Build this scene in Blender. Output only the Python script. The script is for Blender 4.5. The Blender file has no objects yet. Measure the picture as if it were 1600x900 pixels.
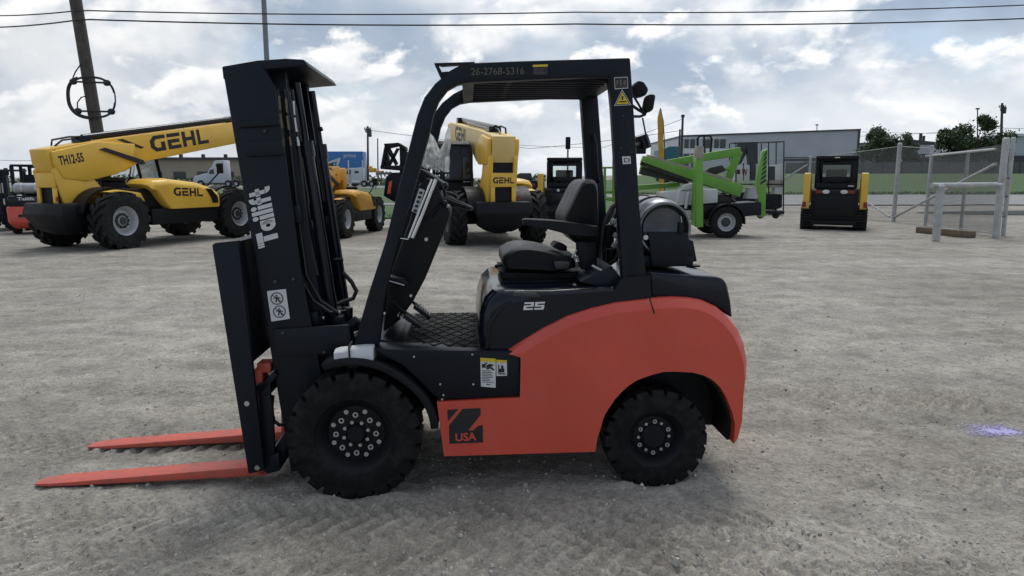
import bpy, bmesh, math, random
from math import sin, cos, pi, radians, atan, sqrt
from mathutils import Vector as V, Matrix, noise
random.seed(7)
S = bpy.context.scene
C = S.collection
FPX, CX, CY = 1100.0, 800.0, 450.0
CAMH = 1.62
PITCH = atan(173 / FPX)

# ------------------------------------------------------------------ measuring rays
def ray(px, py):
    u, v = (px - CX) / FPX, -(py - CY) / FPX
    return V((u, cos(PITCH) + v * sin(PITCH), -sin(PITCH) + v * cos(PITCH)))
def G(px, py, z=0.0):
    d = ray(px, py); k = (z - CAMH) / d.z
    return V((d.x * k, d.y * k, z))
def W(px, py, Y):
    d = ray(px, py); k = Y / d.y
    return V((d.x * k, Y, CAMH + d.z * k))
class Frame:
    """a local frame standing on the ground: measures a photo point on one of its own planes"""
    def __init__(s, loc, yaw):
        s.loc = V(loc); s.yaw = yaw
        s.R = Matrix.Rotation(yaw, 3, 'Z'); s.Ri = s.R.transposed()
    def lr(s, px, py):
        return s.Ri @ (V((0, 0, CAMH)) - s.loc), s.Ri @ ray(px, py)
    def pt(s, px, py, y):
        o, d = s.lr(px, py); return o + d * ((y - o.y) / d.y)
    def px_(s, px, py, x):
        o, d = s.lr(px, py); return o + d * ((x - o.x) / d.x)
    def pz(s, px, py, z):
        o, d = s.lr(px, py); return o + d * ((z - o.z) / d.z)
    def poly(s, pts, y):
        r = []
        for a in pts:
            v = s.pt(a[0], a[1], y); r.append((v.x, v.z))
        return r

# ------------------------------------------------------------------ mesh builder
class MB:
    def __init__(s): s.bm = bmesh.new()
    def face(s, vs):
        try: return s.bm.faces.new(vs)
        except ValueError: return None
    def loft(s, rings, closed=True, caps=True):
        R = [[s.bm.verts.new(p) for p in r] for r in rings]
        n = len(R[0])
        for a, b in zip(R[:-1], R[1:]):
            for i in range(n if closed else n - 1):
                j = (i + 1) % n
                s.face([a[i], a[j], b[j], b[i]])
        if caps and closed:
            s.face(R[0][::-1]); s.face(R[-1])
        return R
    def box(s, c, sz, R=None):
        c = V(c); h = V(sz) / 2
        f = lambda a, b, d: c + (R @ V((a * h.x, b * h.y, d * h.z)) if R else V((a * h.x, b * h.y, d * h.z)))
        s.loft([[f(-1, -1, z), f(1, -1, z), f(1, 1, z), f(-1, 1, z)] for z in (-1, 1)])
    def bb(s, x0, x1, y0, y1, z0, z1):
        s.box(((x0 + x1) / 2, (y0 + y1) / 2, (z0 + z1) / 2), (abs(x1 - x0), abs(y1 - y0), abs(z1 - z0)))
    def prism(s, pts, y0, y1):
        s.loft([[V((x, y, z)) for x, z in pts] for y in (y0, y1)])
    def prismx(s, pts, x0, x1):
        s.loft([[V((x, y, z)) for y, z in pts] for x in (x0, x1)])
    def prismz(s, pts, z0, z1):
        s.loft([[V((x, y, z)) for x, y in pts] for z in (z0, z1)])
    def beam(s, a, b, w, h, up=V((0, 0, 1)), w2=None, h2=None):
        a, b = V(a), V(b); d = (b - a).normalized()
        u = d.cross(up)
        if u.length < 1e-4: u = d.cross(V((0, 1, 0)))
        u.normalize(); v = u.cross(d)
        w2 = w if w2 is None else w2; h2 = h if h2 is None else h2
        q = lambda p, w, h: [p + u * (i * w / 2) + v * (j * h / 2) for i, j in ((-1, -1), (1, -1), (1, 1), (-1, 1))]
        s.loft([q(a, w, h), q(b, w2, h2)])
    def tube(s, path, r, n=8, r1=None):
        path = [V(p) for p in path]; rings = []
        ref = None
        for i, p in enumerate(path):
            d = (path[min(i + 1, len(path) - 1)] - path[max(i - 1, 0)]).normalized()
            if ref is None:
                ref = V((0, 0, 1)) if abs(d.z) < .9 else V((0, 1, 0))
            u = d.cross(ref).normalized(); w = u.cross(d).normalized(); ref = w
            rr = r if r1 is None else r + (r1 - r) * i / (len(path) - 1)
            rings.append([p + (u * cos(2 * pi * k / n) + w * sin(2 * pi * k / n)) * rr for k in range(n)])
        s.loft(rings)
    def cyl(s, a, b, r, r1=None, n=20):
        s.tube([a, b], r, n, r1)
    def lathe(s, prof, o=(0, 0, 0), axis='y', n=40):
        """prof: (radius, height along axis)"""
        o = V(o); rings = []
        for r, h in prof:
            ring = []
            for k in range(n):
                t = 2 * pi * k / n; c, q = r * cos(t), r * sin(t)
                if axis == 'y': p = V((c, h, q))
                elif axis == 'x': p = V((h, c, q))
                else: p = V((c, q, h))
                ring.append(o + p)
            rings.append(ring)
        s.loft(rings, caps=False)
        vs = list(s.bm.verts)
        if prof[0][0] > 1e-4 and prof[0] != prof[-1]: pass
    def disc(s, o, r, axis='y', n=20):
        o = V(o); vs = []
        for k in range(n):
            t = 2 * pi * k / n; c, q = r * cos(t), r * sin(t)
            vs.append(s.bm.verts.new(o + (V((c, 0, q)) if axis == 'y' else V((0, c, q)) if axis == 'x' else V((c, q, 0)))))
        s.face(vs)
    def ball(s, c, r, n=12, sc=(1, 1, 1)):
        c = V(c); rings = []
        for i in range(1, n):
            a = pi * i / n
            rings.append([c + V((r * sc[0] * sin(a) * cos(2 * pi * k / (2 * n)), r * sc[1] * sin(a) * sin(2 * pi * k / (2 * n)), r * sc[2] * cos(a))) for k in range(2 * n)])
        s.loft(rings)
    def poly3(s, pts):
        s.face([s.bm.verts.new(V(p)) for p in pts])
    def build(s, name, m, parent=None, bevel=0, seg=2, ang=32, smooth=True, loc=None, bang=30):
        bm = s.bm
        bmesh.ops.remove_doubles(bm, verts=bm.verts, dist=1e-6)
        bmesh.ops.recalc_face_normals(bm, faces=bm.faces)
        if bevel:
            es = [e for e in bm.edges if len(e.link_faces) == 2 and e.calc_face_angle(0) > radians(bang)]
            bmesh.ops.bevel(bm, geom=es, offset=bevel, segments=seg, profile=.5, affect='EDGES', clamp_overlap=True)
        for f in bm.faces: f.smooth = smooth
        for e in bm.edges:
            e.smooth = not (len(e.link_faces) == 2 and e.calc_face_angle(0) > radians(ang))
        me = bpy.data.meshes.new(name); bm.to_mesh(me); bm.free()
        if m: me.materials.append(m)
        return link(name, me, parent, loc)
def each(self, name, m, parent=None, **kw):
    """like build, but every loose piece becomes an object of its own"""
    bm = self.bm; bm.verts.index_update(); seen = set(); out = []
    for v in list(bm.verts):
        if v in seen: continue
        comp, st = [], [v]; seen.add(v)
        while st:
            q = st.pop(); comp.append(q)
            for e in q.link_edges:
                w = e.other_vert(q)
                if w not in seen: seen.add(w); st.append(w)
        nb = MB(); mp = {q: nb.bm.verts.new(q.co) for q in comp}
        for f in {f for q in comp for f in q.link_faces}: nb.face([mp[q] for q in f.verts])
        out.append(nb.build(name, m, parent, **kw))
    bm.free(); return out
MB.each = each
def link(name, me, parent=None, loc=None):
    o = bpy.data.objects.new(name, me); C.objects.link(o)
    if parent: o.parent = parent
    if loc is not None: o.location = loc
    return o
def tag(o, label=None, cat=None, group=None, kind=None):
    if label: o['label'] = label
    if cat: o['category'] = cat
    if group: o['group'] = group
    if kind: o['kind'] = kind
    return o
def thing(name, fr, label, cat, group=None):
    o = bpy.data.objects.new(name, None); C.objects.link(o); o.empty_display_size = .2
    if isinstance(fr, Frame): o.location = fr.loc; o.rotation_euler = (0, 0, fr.yaw)
    else: o.location = fr
    return tag(o, label, cat, group)
def copy_obj(o, parent=None):
    c = o.copy(); C.objects.link(c)
    if parent is not None: c.parent = parent
    for ch in list(o.children): copy_obj(ch, c)
    return c

# ------------------------------------------------------------------ materials
def nodes(name):
    m = bpy.data.materials.new(name); m.use_nodes = True
    nt = m.node_tree; b = nt.nodes['Principled BSDF']
    return m, nt, b
def N(nt, t, **kw):
    n = nt.nodes.new(t)
    for k, v in kw.items():
        if k in n.inputs.keys() if hasattr(n.inputs, 'keys') else False: n.inputs[k].default_value = v
        else: setattr(n, k, v)
    return n
def mat(name, col, rough=.5, metal=0, amt=.12, scale=6, bump=0, bscale=80, dust=0, coat=0, trans=0, alpha=1, dustcol=(.3, .285, .26), spec=.5):
    m, nt, b = nodes(name); L = nt.links.new
    tc = N(nt, 'ShaderNodeTexCoord')
    no = N(nt, 'ShaderNodeTexNoise'); no.inputs['Scale'].default_value = scale; no.inputs['Detail'].default_value = 6
    L(tc.outputs['Object'], no.inputs['Vector'])
    mp = N(nt, 'ShaderNodeMapRange'); mp.inputs['From Min'].default_value = .3; mp.inputs['From Max'].default_value = .7
    mp.inputs['To Min'].default_value = 1 - amt; mp.inputs['To Max'].default_value = 1 + amt
    L(no.outputs['Fac'], mp.inputs['Value'])
    mx = N(nt, 'ShaderNodeMix'); mx.data_type = 'RGBA'; mx.blend_type = 'MULTIPLY'; mx.inputs['Factor'].default_value = 1
    mx.inputs['A'].default_value = (*col, 1); L(mp.outputs['Result'], mx.inputs['B'])
    out = mx.outputs['Result']
    if dust:
        n2 = N(nt, 'ShaderNodeTexNoise'); n2.inputs['Scale'].default_value = scale * 2.7; n2.inputs['Detail'].default_value = 9; n2.inputs['Roughness'].default_value = .65
        L(tc.outputs['Object'], n2.inputs['Vector'])
        r2 = N(nt, 'ShaderNodeMapRange'); r2.inputs['From Min'].default_value = .45; r2.inputs['From Max'].default_value = .75; r2.inputs['To Max'].default_value = dust
        L(n2.outputs['Fac'], r2.inputs['Value'])
        m2 = N(nt, 'ShaderNodeMix'); m2.data_type = 'RGBA'; m2.inputs['B'].default_value = (*dustcol, 1)
        L(out, m2.inputs['A']); L(r2.outputs['Result'], m2.inputs['Factor']); out = m2.outputs['Result']
    L(out, b.inputs['Base Color'])
    rr = N(nt, 'ShaderNodeMapRange'); rr.inputs['From Min'].default_value = .3; rr.inputs['From Max'].default_value = .7
    rr.inputs['To Min'].default_value = max(.02, rough * .82); rr.inputs['To Max'].default_value = min(1, rough * 1.18)
    L(no.outputs['Fac'], rr.inputs['Value']); L(rr.outputs['Result'], b.inputs['Roughness'])
    b.inputs['Metallic'].default_value = metal; b.inputs['Specular IOR Level'].default_value = spec
    if coat: b.inputs['Coat Weight'].default_value = coat; b.inputs['Coat Roughness'].default_value = .08
    if trans: b.inputs['Transmission Weight'].default_value = trans
    if alpha < 1: b.inputs['Alpha'].default_value = alpha
    if bump:
        n3 = N(nt, 'ShaderNodeTexNoise'); n3.inputs['Scale'].default_value = bscale; n3.inputs['Detail'].default_value = 4
        L(tc.outputs['Object'], n3.inputs['Vector'])
        bp = N(nt, 'ShaderNodeBump'); bp.inputs['Strength'].default_value = bump; bp.inputs['Distance'].default_value = .01
        L(n3.outputs['Fac'], bp.inputs['Height']); L(bp.outputs['Normal'], b.inputs['Normal'])
    return m
M = dict(
    black=mat('black_paint', (.0065, .0095, .0165), .42, dust=.006, scale=3, spec=.24),
    gloss=mat('gloss_black_paint', (.007, .009, .0175), .17, coat=0, amt=.2, scale=2, dust=.003, spec=.32),
    plastic=mat('black_plastic', (.0075, .0085, .011), .5, bump=.1, bscale=250, dust=.008, spec=.22),
    vinyl=mat('black_vinyl', (.0085, .009, .0115), .4, bump=.25, bscale=300, dust=.004, spec=.2),
    red=mat('orange_red_paint', (.64, .076, .044), .34, amt=.09, scale=2.5, dust=.07, coat=.3, bump=.04, bscale=90),
    redd=mat('fork_red_paint', (.56, .092, .058), .55, amt=.10, scale=7, dust=.55, bump=.15, bscale=60, dustcol=(.13, .09, .075)),
    rubber=mat('tyre_rubber', (.0055, .0056, .0066), .6, amt=.25, bump=.2, bscale=120, dust=.065, spec=.2),
    rubber2=mat('dusty_rubber', (.011, .0115, .012), .8, amt=.25, bump=.3, bscale=60, dust=.09, spec=.25),
    hose=mat('hose_rubber', (.011, .011, .012), .45),
    steel=mat('bright_steel', (.55, .55, .55), .35, 1, dust=.05),
    chrome=mat('chrome_rod', (.7, .7, .72), .16, 1),
    nut=mat('zinc_nut', (.46, .46, .46), .42, .7),
    brass=mat('brass_fitting', (.20, .17, .12), .5, 1),
    alu=mat('tank_aluminium', (.22, .23, .25), .36, .85, amt=.2, bump=.05, bscale=60),
    tankend=mat('tank_end_grey', (.12, .13, .15), .35, .3, amt=.3, scale=8),
    white=mat('white_paint', (.72, .72, .72), .45, amt=.05),
    decal=mat('decal_white', (.62, .62, .62), .5, amt=.03),
    yel=mat('decal_yellow', (.72, .5, .03), .5, amt=.03),
    ink=mat('decal_ink', (.012, .012, .014), .5),
    pencil=mat('chalk_marker', (.13, .12, .10), .8, amt=.5, scale=60),
    foam=mat('foam_wrap', (.62, .63, .65), .7, bump=.5, bscale=25, amt=.12),
    cat=mat('yellow_paint', (.80, .485, .058), .36, amt=.08, scale=1.2, dust=.10),
    cat_glare=mat('yellow_paint_glare', (.74, .54, .20), .5, amt=.1, scale=1.2, dust=.12),  # yellow paint with glare mixed into its base colour
    orangey=mat('orange_yellow_paint', (.68, .34, .03), .4, amt=.06, dust=.06),
    rimgrey=mat('grey_rim', (.40, .42, .44), .5, .3, dust=.3, scale=4),
    green=mat('lime_green_paint', (.13, .33, .04), .42, amt=.1, scale=2, dust=.06),
    greend=mat('galvanised_steel', (.34, .35, .35), .55, .5, dust=.2),
    tan=mat('tan_board', (.33, .29, .25), .8, amt=.2),
    pipe=mat('galvanised_pipe', (.42, .43, .43), .55, .35, amt=.2, dust=.2, scale=5),
    wire=mat('galvanised_wire', (.20, .205, .205), .6, .3),
    darkgrey=mat('dark_grey_paint', (.035, .038, .042), .5, dust=.05),
    wood=mat('weathered_wood', (.16, .12, .085), .85, amt=.35, scale=10, bump=.6, bscale=40),
    pole=mat('creosote_wood', (.075, .066, .06), .85, amt=.4, scale=7, bump=.5, bscale=30),
    polegrey=mat('grey_pole_paint', (.2, .22, .24), .5, .2),
    glass=mat('cab_glass', (.03, .04, .045), .06, amt=.1),
    orange=mat('orange_reflector', (.75, .12, .03), .35),
    redlamp=mat('red_lens', (.22, .012, .01), .25),
    lens=mat('clear_lens', (.65, .66, .68), .25),
    wgrey=mat('warehouse_cladding', (.45, .48, .52), .6, amt=.06, scale=.3),
    wwhite=mat('warehouse_white', (.62, .64, .66), .6, amt=.06, scale=.4),
    wdark=mat('warehouse_dark', (.045, .048, .055), .5),
    beige=mat('beige_cladding', (.33, .29, .22), .7, amt=.1, scale=.4),
    conc=mat('concrete_wall', (.13, .13, .13), .9, amt=.15, scale=.5),
    trailerblue=mat('trailer_blue', (.035, .16, .40), .45, amt=.05),
    teal=mat('teal_paint', (.02, .12, .15), .5),
    truckwhite=mat('truck_white', (.5, .53, .57), .35, amt=.05),
    bark=mat('bark', (.07, .055, .04), .9, amt=.3, bump=.6, bscale=20),
    flagy=mat('flag_fabric', (.50, .30, .05), .8, amt=.25, scale=2),
    palew=mat('white_box_paint', (.55, .56, .56), .55, amt=.06, dust=.15),
)
def leafmat(name, c1, c2):
    m, nt, b = nodes(name); L = nt.links.new
    tc = N(nt, 'ShaderNodeTexCoord'); no = N(nt, 'ShaderNodeTexNoise'); no.inputs['Scale'].default_value = .9; no.inputs['Detail'].default_value = 5
    L(tc.outputs['Object'], no.inputs['Vector'])
    cr = N(nt, 'ShaderNodeValToRGB'); cr.color_ramp.elements[0].position = .35; cr.color_ramp.elements[1].position = .68
    cr.color_ramp.elements[0].color = (*c1, 1); cr.color_ramp.elements[1].color = (*c2, 1)
    L(no.outputs['Fac'], cr.inputs['Fac']); L(cr.outputs['Color'], b.inputs['Base Color']); b.inputs['Roughness'].default_value = .6
    return m
M['leaf'] = leafmat('dark_leaves', (.026, .050, .018), (.075, .115, .042))
M['leaf2'] = leafmat('light_leaves', (.05, .075, .035), (.11, .15, .07))
M['grass'] = leafmat('grass_blades', (.035, .062, .018), (.075, .105, .035))

# plastic bag film
def film():
    m, nt, b = nodes('plastic_film'); L = nt.links.new
    out = nt.nodes['Material Output']
    tr = N(nt, 'ShaderNodeBsdfTransparent'); tl = N(nt, 'ShaderNodeBsdfTranslucent'); tl.inputs['Color'].default_value = (.9, .91, .91, 1)
    b.inputs['Base Color'].default_value = (.62, .62, .61, 1); b.inputs['Roughness'].default_value = .3
    m1 = N(nt, 'ShaderNodeMixShader'); m1.inputs[0].default_value = .55; L(b.outputs[0], m1.inputs[1]); L(tl.outputs[0], m1.inputs[2])
    tc = N(nt, 'ShaderNodeTexCoord'); no = N(nt, 'ShaderNodeTexNoise'); no.inputs['Scale'].default_value = 14; no.inputs['Detail'].default_value = 5
    L(tc.outputs['Object'], no.inputs['Vector'])
    mr = N(nt, 'ShaderNodeMapRange'); mr.inputs['From Min'].default_value = .3; mr.inputs['From Max'].default_value = .7; mr.inputs['To Min'].default_value = .42; mr.inputs['To Max'].default_value = .88
    L(no.outputs['Fac'], mr.inputs['Value'])
    m2 = N(nt, 'ShaderNodeMixShader'); L(mr.outputs['Result'], m2.inputs[0]); L(tr.outputs[0], m2.inputs[1]); L(m1.outputs[0], m2.inputs[2])
    L(m2.outputs[0], out.inputs['Surface'])
    return m
M['film'] = film()
# clear window glass you can look through
def pane():
    m, nt, b = nodes('window_pane'); L = nt.links.new
    out = nt.nodes['Material Output']; tr = N(nt, 'ShaderNodeBsdfTransparent'); tr.inputs['Color'].default_value = (.84, .88, .88, 1)
    gl = N(nt, 'ShaderNodeBsdfGlossy'); gl.inputs['Roughness'].default_value = .03
    lw = N(nt, 'ShaderNodeFresnel'); lw.inputs['IOR'].default_value = 1.5
    mx = N(nt, 'ShaderNodeMixShader'); L(lw.outputs[0], mx.inputs[0]); L(tr.outputs[0], mx.inputs[1]); L(gl.outputs[0], mx.inputs[2]); L(mx.outputs[0], out.inputs['Surface'])
    return m
M['pane'] = pane()

# ------------------------------------------------------------------ lettering
TXT = {}
def text_geo(body, bold=0.0, spacing=1.0):
    k = (body, bold, spacing)
    if k in TXT: return TXT[k]
    cu = bpy.data.curves.new('t', 'FONT'); cu.body = body; cu.size = 1; cu.offset = bold; cu.space_character = spacing; cu.resolution_u = 4
    o = bpy.data.objects.new('t', cu); C.objects.link(o)
    dg = bpy.context.evaluated_depsgraph_get(); dg.update()
    me = bpy.data.meshes.new_from_object(o.evaluated_get(dg))
    vs = [v.co.copy() for v in me.vertices]; fs = [tuple(p.vertices) for p in me.polygons]
    bpy.data.objects.remove(o); bpy.data.curves.remove(cu); bpy.data.meshes.remove(me)
    x0 = min(v.x for v in vs); x1 = max(v.x for v in vs); y0 = min(v.y for v in vs); y1 = max(v.y for v in vs)
    vs = [((v.x - x0) / (x1 - x0), (v.y - y0) / (y1 - y0)) for v in vs]
    TXT[k] = (vs, fs); return TXT[k]
GE = [[(1, 1), (.28, 1), (0, .72), (0, .28), (.28, 0), (.95, 0), (.95, .57), (.68, .57), (.68, .23), (.40, .23), (.27, .36), (.27, .64), (.40, .77), (1, .77)],
      [(0, 0), (1, 0), (1, .23), (.27, .23), (.27, .39), (.92, .39), (.92, .62), (0, .62)], [(0, .77), (1, .77), (1, 1), (0, 1)],
      [(0, 0), (.27, 0), (.27, .39), (.73, .39), (.73, 0), (1, 0), (1, 1), (.73, 1), (.73, .62), (.27, .62), (.27, 1), (0, 1)],
      [(0, 1), (.27, 1), (.27, .23), (1, .23), (1, 0), (0, 0)]]
GX = [(0, .25), (.28, .22), (.28, .22), (.535, .225), (.80, .20)]
def blocks_geo():
    vs, fs = [], []
    for p, (o, w) in zip(GE, GX):
        fs.append(tuple(range(len(vs), len(vs) + len(p)))); vs += [(o + x * w, y) for x, y in p]
    return vs, fs
def letters(body, m, parent, O, P, Q, bold=0.0, spacing=1.0, name='lettering', geo=None):
    """O bottom-left corner, P bottom-right, Q top-left of the word"""
    vs, fs = geo or text_geo(body, bold, spacing)
    O, P, Q = V(O), V(P), V(Q); U, Z = P - O, Q - O
    me = bpy.data.meshes.new(name); me.from_pydata([O + U * a + Z * b for a, b in vs], [], fs)
    me.materials.append(m)
    return link(name, me, parent)
def lift_geo():
    """heavy block lettering: capital T with a slit bar, then a i l i f t"""
    G_ = []; x = 0.0
    def add(pls, w):
        nonlocal x
        for p in pls: G_.append([(x + a, c) for a, c in p])
        x += w + .075
    box = lambda a, b_, c, d: [(a, c), (b_, c), (b_, d), (a, d)]
    circ = lambda cx, cy, r, n=16: [(cx + r * cos(2 * pi * k / n), cy + r * sin(2 * pi * k / n)) for k in range(n)]
    def ringp(cx, cy, r0, r1, a0, a1, n=18):
        return [[(cx + r * cos(a), cy + r * sin(a)) for r, a in ((r0, t0), (r1, t0), (r1, t1), (r0, t1))] for t0, t1 in ((a0 + (a1 - a0) * k / n, a0 + (a1 - a0) * (k + 1) / n) for k in range(n))]
    add([box(0, .13, .70, 1), box(.16, .29, .70, 1), box(.32, .98, .70, 1), box(.36, .70, 0, .67)], .90)
    add(ringp(.36, .35, .11, .35, 0, 2 * pi) + [box(.47, .74, 0, .70)], .74)
    add([box(0, .25, 0, .68), circ(.125, .87, .14)], .25)
    add([box(0, .25, 0, 1)], .25)
    add([box(0, .25, 0, .68), circ(.125, .87, .14)], .25)
    add([box(.08, .33, 0, .78)] + ringp(.36, .74, .04, .28, pi / 2, pi, 6) + [box(.355, .46, .79, 1.02), box(0, .46, .46, .66)], .46)
    add([box(.08, .33, .16, .95), box(0, .48, .46, .66)] + ringp(.36, .24, .03, .28, pi, 1.5 * pi, 6) + [box(.355, .48, -.04, .19)], .48)
    w = max(a for p in G_ for a, c in p); vs, fs = [], []
    for p in G_: fs.append(tuple(range(len(vs), len(vs) + len(p)))); vs += [(a / w, c) for a, c in p]
    return vs, fs
def flat(name, m, parent, polys):
    me = bpy.data.meshes.new(name); vs, fs = [], []
    for p in polys:
        fs.append(tuple(range(len(vs), len(vs) + len(p)))); vs += [V(q) for q in p]
    me.from_pydata(vs, [], fs); me.materials.append(m)
    return link(name, me, parent)

# ------------------------------------------------------------------ wheels (axis along local y)
def nut_ring(parent, m, R, cnt, r, h, y, out, ph=0, name='wheel_nut', hole=False):
    first = None
    for i in range(cnt):
        t = ph + 2 * pi * i / cnt
        if first is None:
            b = MB()
            if hole: b.lathe([(r * .45, 0), (r * .5, out * h), (r, out * h), (r, 0)], n=12)
            else: b.cyl((0, 0, 0), (0, out * h, 0), r, n=8)
            first = b.build(name, m, parent); o = first
        else:
            o = first.copy(); C.objects.link(o); o.parent = parent
        o.location = (R * cos(t), y, R * sin(t))
def make_wheel(parent, loc, R, Wd, rim, out, lugs, mt, mr, nuts=(), lugd=.022, chev=False, hub=.3, dish=.3, name='wheel', rimtilt=1.0, lugw=.55):
    """wheel disc (part) > tyre, nuts.  out=-1: outer face towards -y"""
    b = MB(); h = Wd / 2
    b.lathe([(.0005, out * h * dish), (rim * hub * .8, out * h * dish), (rim * hub, out * h * (dish - .12)), (rim * hub * 1.05, out * h * .28 * rimtilt),
             (rim * .74, out * h * .22 * rimtilt), (rim * .83, out * h * .5), (rim * .93, out * h * .78), (rim, out * h * .88), (rim * 1.015, out * h * .84), (rim * .96, out * h * .2), (rim * .96, -out * h * .85), (rim * .8, -out * h * .3), (.0005, -out * h * .3)], n=40)
    w = b.build(name, mr, parent, loc=loc)
    t = MB(); Ri = R - lugd
    t.lathe([(rim * .97, -.80 * h), (rim * 1.03, -.95 * h), (rim + (R - rim) * .35, -1.0 * h), (rim + (R - rim) * .66, -1.0 * h), (Ri - .008, -.93 * h), (Ri, -.8 * h), (Ri, .8 * h), (Ri - .008, .93 * h),
             (rim + (R - rim) * .66, 1.0 * h), (rim + (R - rim) * .35, 1.0 * h), (rim * 1.03, .95 * h), (rim * .97, .8 * h), (rim * .97, -.8 * h)], n=64)
    pit = 2 * pi / lugs
    for i in range(lugs):
        for sd in (-1, 1):
            c = pit * (i + (.5 if sd > 0 else 0))
            sk = pit * (.9 if chev else .25)
            def q(r, y, a): return V((r * cos(a), y, r * sin(a)))
            wa = pit * lugw / 2
            ys = [sd * h * 1.012, sd * h * .97, sd * h * .45, -sd * h * .06]
            aa = [c, c, c + sk * .45, c + sk]
            top = [R - .30 * (R - Ri) - .004, R, R, R]
            bot = [rim + (R - rim) * .62, Ri - .012, Ri - .012, Ri - .012]
            rings = []
            for y, a, tp, bo in zip(ys, aa, top, bot):
                rings.append([q(bo, y * (1 if bo > Ri - .02 else .99), a - wa * 1.05), q(bo, y * (1 if bo > Ri - .02 else .99), a + wa * 1.05), q(tp, y, a + wa * .9), q(tp, y, a - wa * .9)])
            t.loft(rings)
    t.build('tyre', mt, w, ang=28)
    if mr in (M['rimgrey'], M['darkgrey']) and R > .4:
        hb = MB(); hb.lathe([(.0005, out * h * .52), (rim * .26, out * h * .5), (rim * .30, out * h * .4), (rim * .34, out * h * .36), (rim * .52, out * h * .335), (rim * .54, out * h * .2)], n=28); hb.build('hub', M['darkgrey'], w)
    for n in nuts: nut_ring(w, *n)
    return w
# ------------------------------------------------------------------ camera
cd = bpy.data.cameras.new('camera'); cam = bpy.data.objects.new('camera', cd); C.objects.link(cam)
cam.location = (0, 0, CAMH); cam.rotation_euler = (pi / 2 - PITCH, 0, 0)
cd.sensor_width = 36; cd.lens = FPX / 1600 * 36; cd.clip_end = 5000; cd.clip_start = .05
S.camera = cam
S.render.resolution_x, S.render.resolution_y = 1024, 576
S.view_settings.view_transform = 'Standard'; S.view_settings.look = 'None'
S.view_settings.exposure = .22; S.view_settings.gamma = 1

# ------------------------------------------------------------------ light
SUN_EL, SUN_AZ = radians(62), radians(12)       # azimuth measured from +Y towards +X: behind the machines
sd_ = V((sin(SUN_AZ) * cos(SUN_EL), cos(SUN_AZ) * cos(SUN_EL), sin(SUN_EL)))
sl = bpy.data.lights.new('sun', 'SUN'); sl.energy = 1.35; sl.angle = radians(20); sl.color = (1, .965, .92)
so = bpy.data.objects.new('sun', sl); C.objects.link(so); so.location = sd_ * 60
so.rotation_euler = (-sd_).to_track_quat('-Z', 'Y').to_euler()
wd = bpy.data.worlds.new('World'); S.world = wd; wd.use_nodes = True
nt = wd.node_tree; L = nt.links.new; bg = nt.nodes['Background']
sky = N(nt, 'ShaderNodeTexSky'); sky.sky_type = 'NISHITA'; sky.sun_disc = False; sky.sun_elevation = SUN_EL; sky.sun_rotation = SUN_AZ
tc = N(nt, 'ShaderNodeTexCoord'); sx = N(nt, 'ShaderNodeSeparateXYZ'); L(tc.outputs['Generated'], sx.inputs[0])
def mth(op, a, b=None, clamp=False):
    n = nt.nodes.new('ShaderNodeMath'); n.operation = op; n.use_clamp = clamp
    for i, v in enumerate((a, b)):
        if v is None: continue
        if isinstance(v, (int, float)): n.inputs[i].default_value = v
        else: L(v, n.inputs[i])
    return n.outputs[0]
zz = mth('ADD', mth('MAXIMUM', sx.outputs['Z'], 0.0), .55)
cx = N(nt, 'ShaderNodeCombineXYZ'); L(mth('DIVIDE', sx.outputs['X'], zz), cx.inputs[0]); L(mth('DIVIDE', sx.outputs['Y'], zz), cx.inputs[1])
def cnoise(scale, det, rough, dist, off):
    mpn = N(nt, 'ShaderNodeMapping'); mpn.inputs['Location'].default_value = off; L(cx.outputs[0], mpn.inputs['Vector'])
    n = N(nt, 'ShaderNodeTexNoise'); n.inputs['Scale'].default_value = scale; n.inputs['Detail'].default_value = det; n.inputs['Roughness'].default_value = rough; n.inputs['Distortion'].default_value = dist
    L(mpn.outputs[0], n.inputs['Vector']); return n.outputs['Fac']
def ramp(fac, els):
    r = N(nt, 'ShaderNodeValToRGB'); e = r.color_ramp.elements
    while len(e) < len(els): e.new(.5)
    for k, (p, c) in zip(e, els): k.position = p; k.color = (*c, 1)
    L(fac, r.inputs['Fac']); return r.outputs['Color']
def mixc(f, a, b, t='MIX'):
    m = N(nt, 'ShaderNodeMix'); m.data_type = 'RGBA'; m.blend_type = t
    for i, v in (('Factor', f), ('A', a), ('B', b)):
        if isinstance(v, (int, float)): m.inputs[i].default_value = v
        elif isinstance(v, tuple): m.inputs[i].default_value = (*v, 1)
        else: L(v, m.inputs[i])
    return m.outputs['Result']
k = 8.8
# thin veil with grey-blue banks
veil = cnoise(2.4, 6, .5, .3, (3.1, 1.7, 0))
cl = ramp(veil, [(.38, (.33 * k, .42 * k, .55 * k)), (.49, (.47 * k, .55 * k, .66 * k)), (.58, (.70 * k, .75 * k, .81 * k)), (.68, (.86 * k, .88 * k, .90 * k))])
gap = ramp(cnoise(3.1, 5, .5, .2, (1.3, 9.2, 2)), [(.33, (1, 1, 1)), (.42, (0, 0, 0))])
blue = mixc(.25, sky.outputs[0], (.55 * k, .62 * k, .70 * k))
cl = mixc(mth('MULTIPLY', gap, .75), cl, blue)
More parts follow.
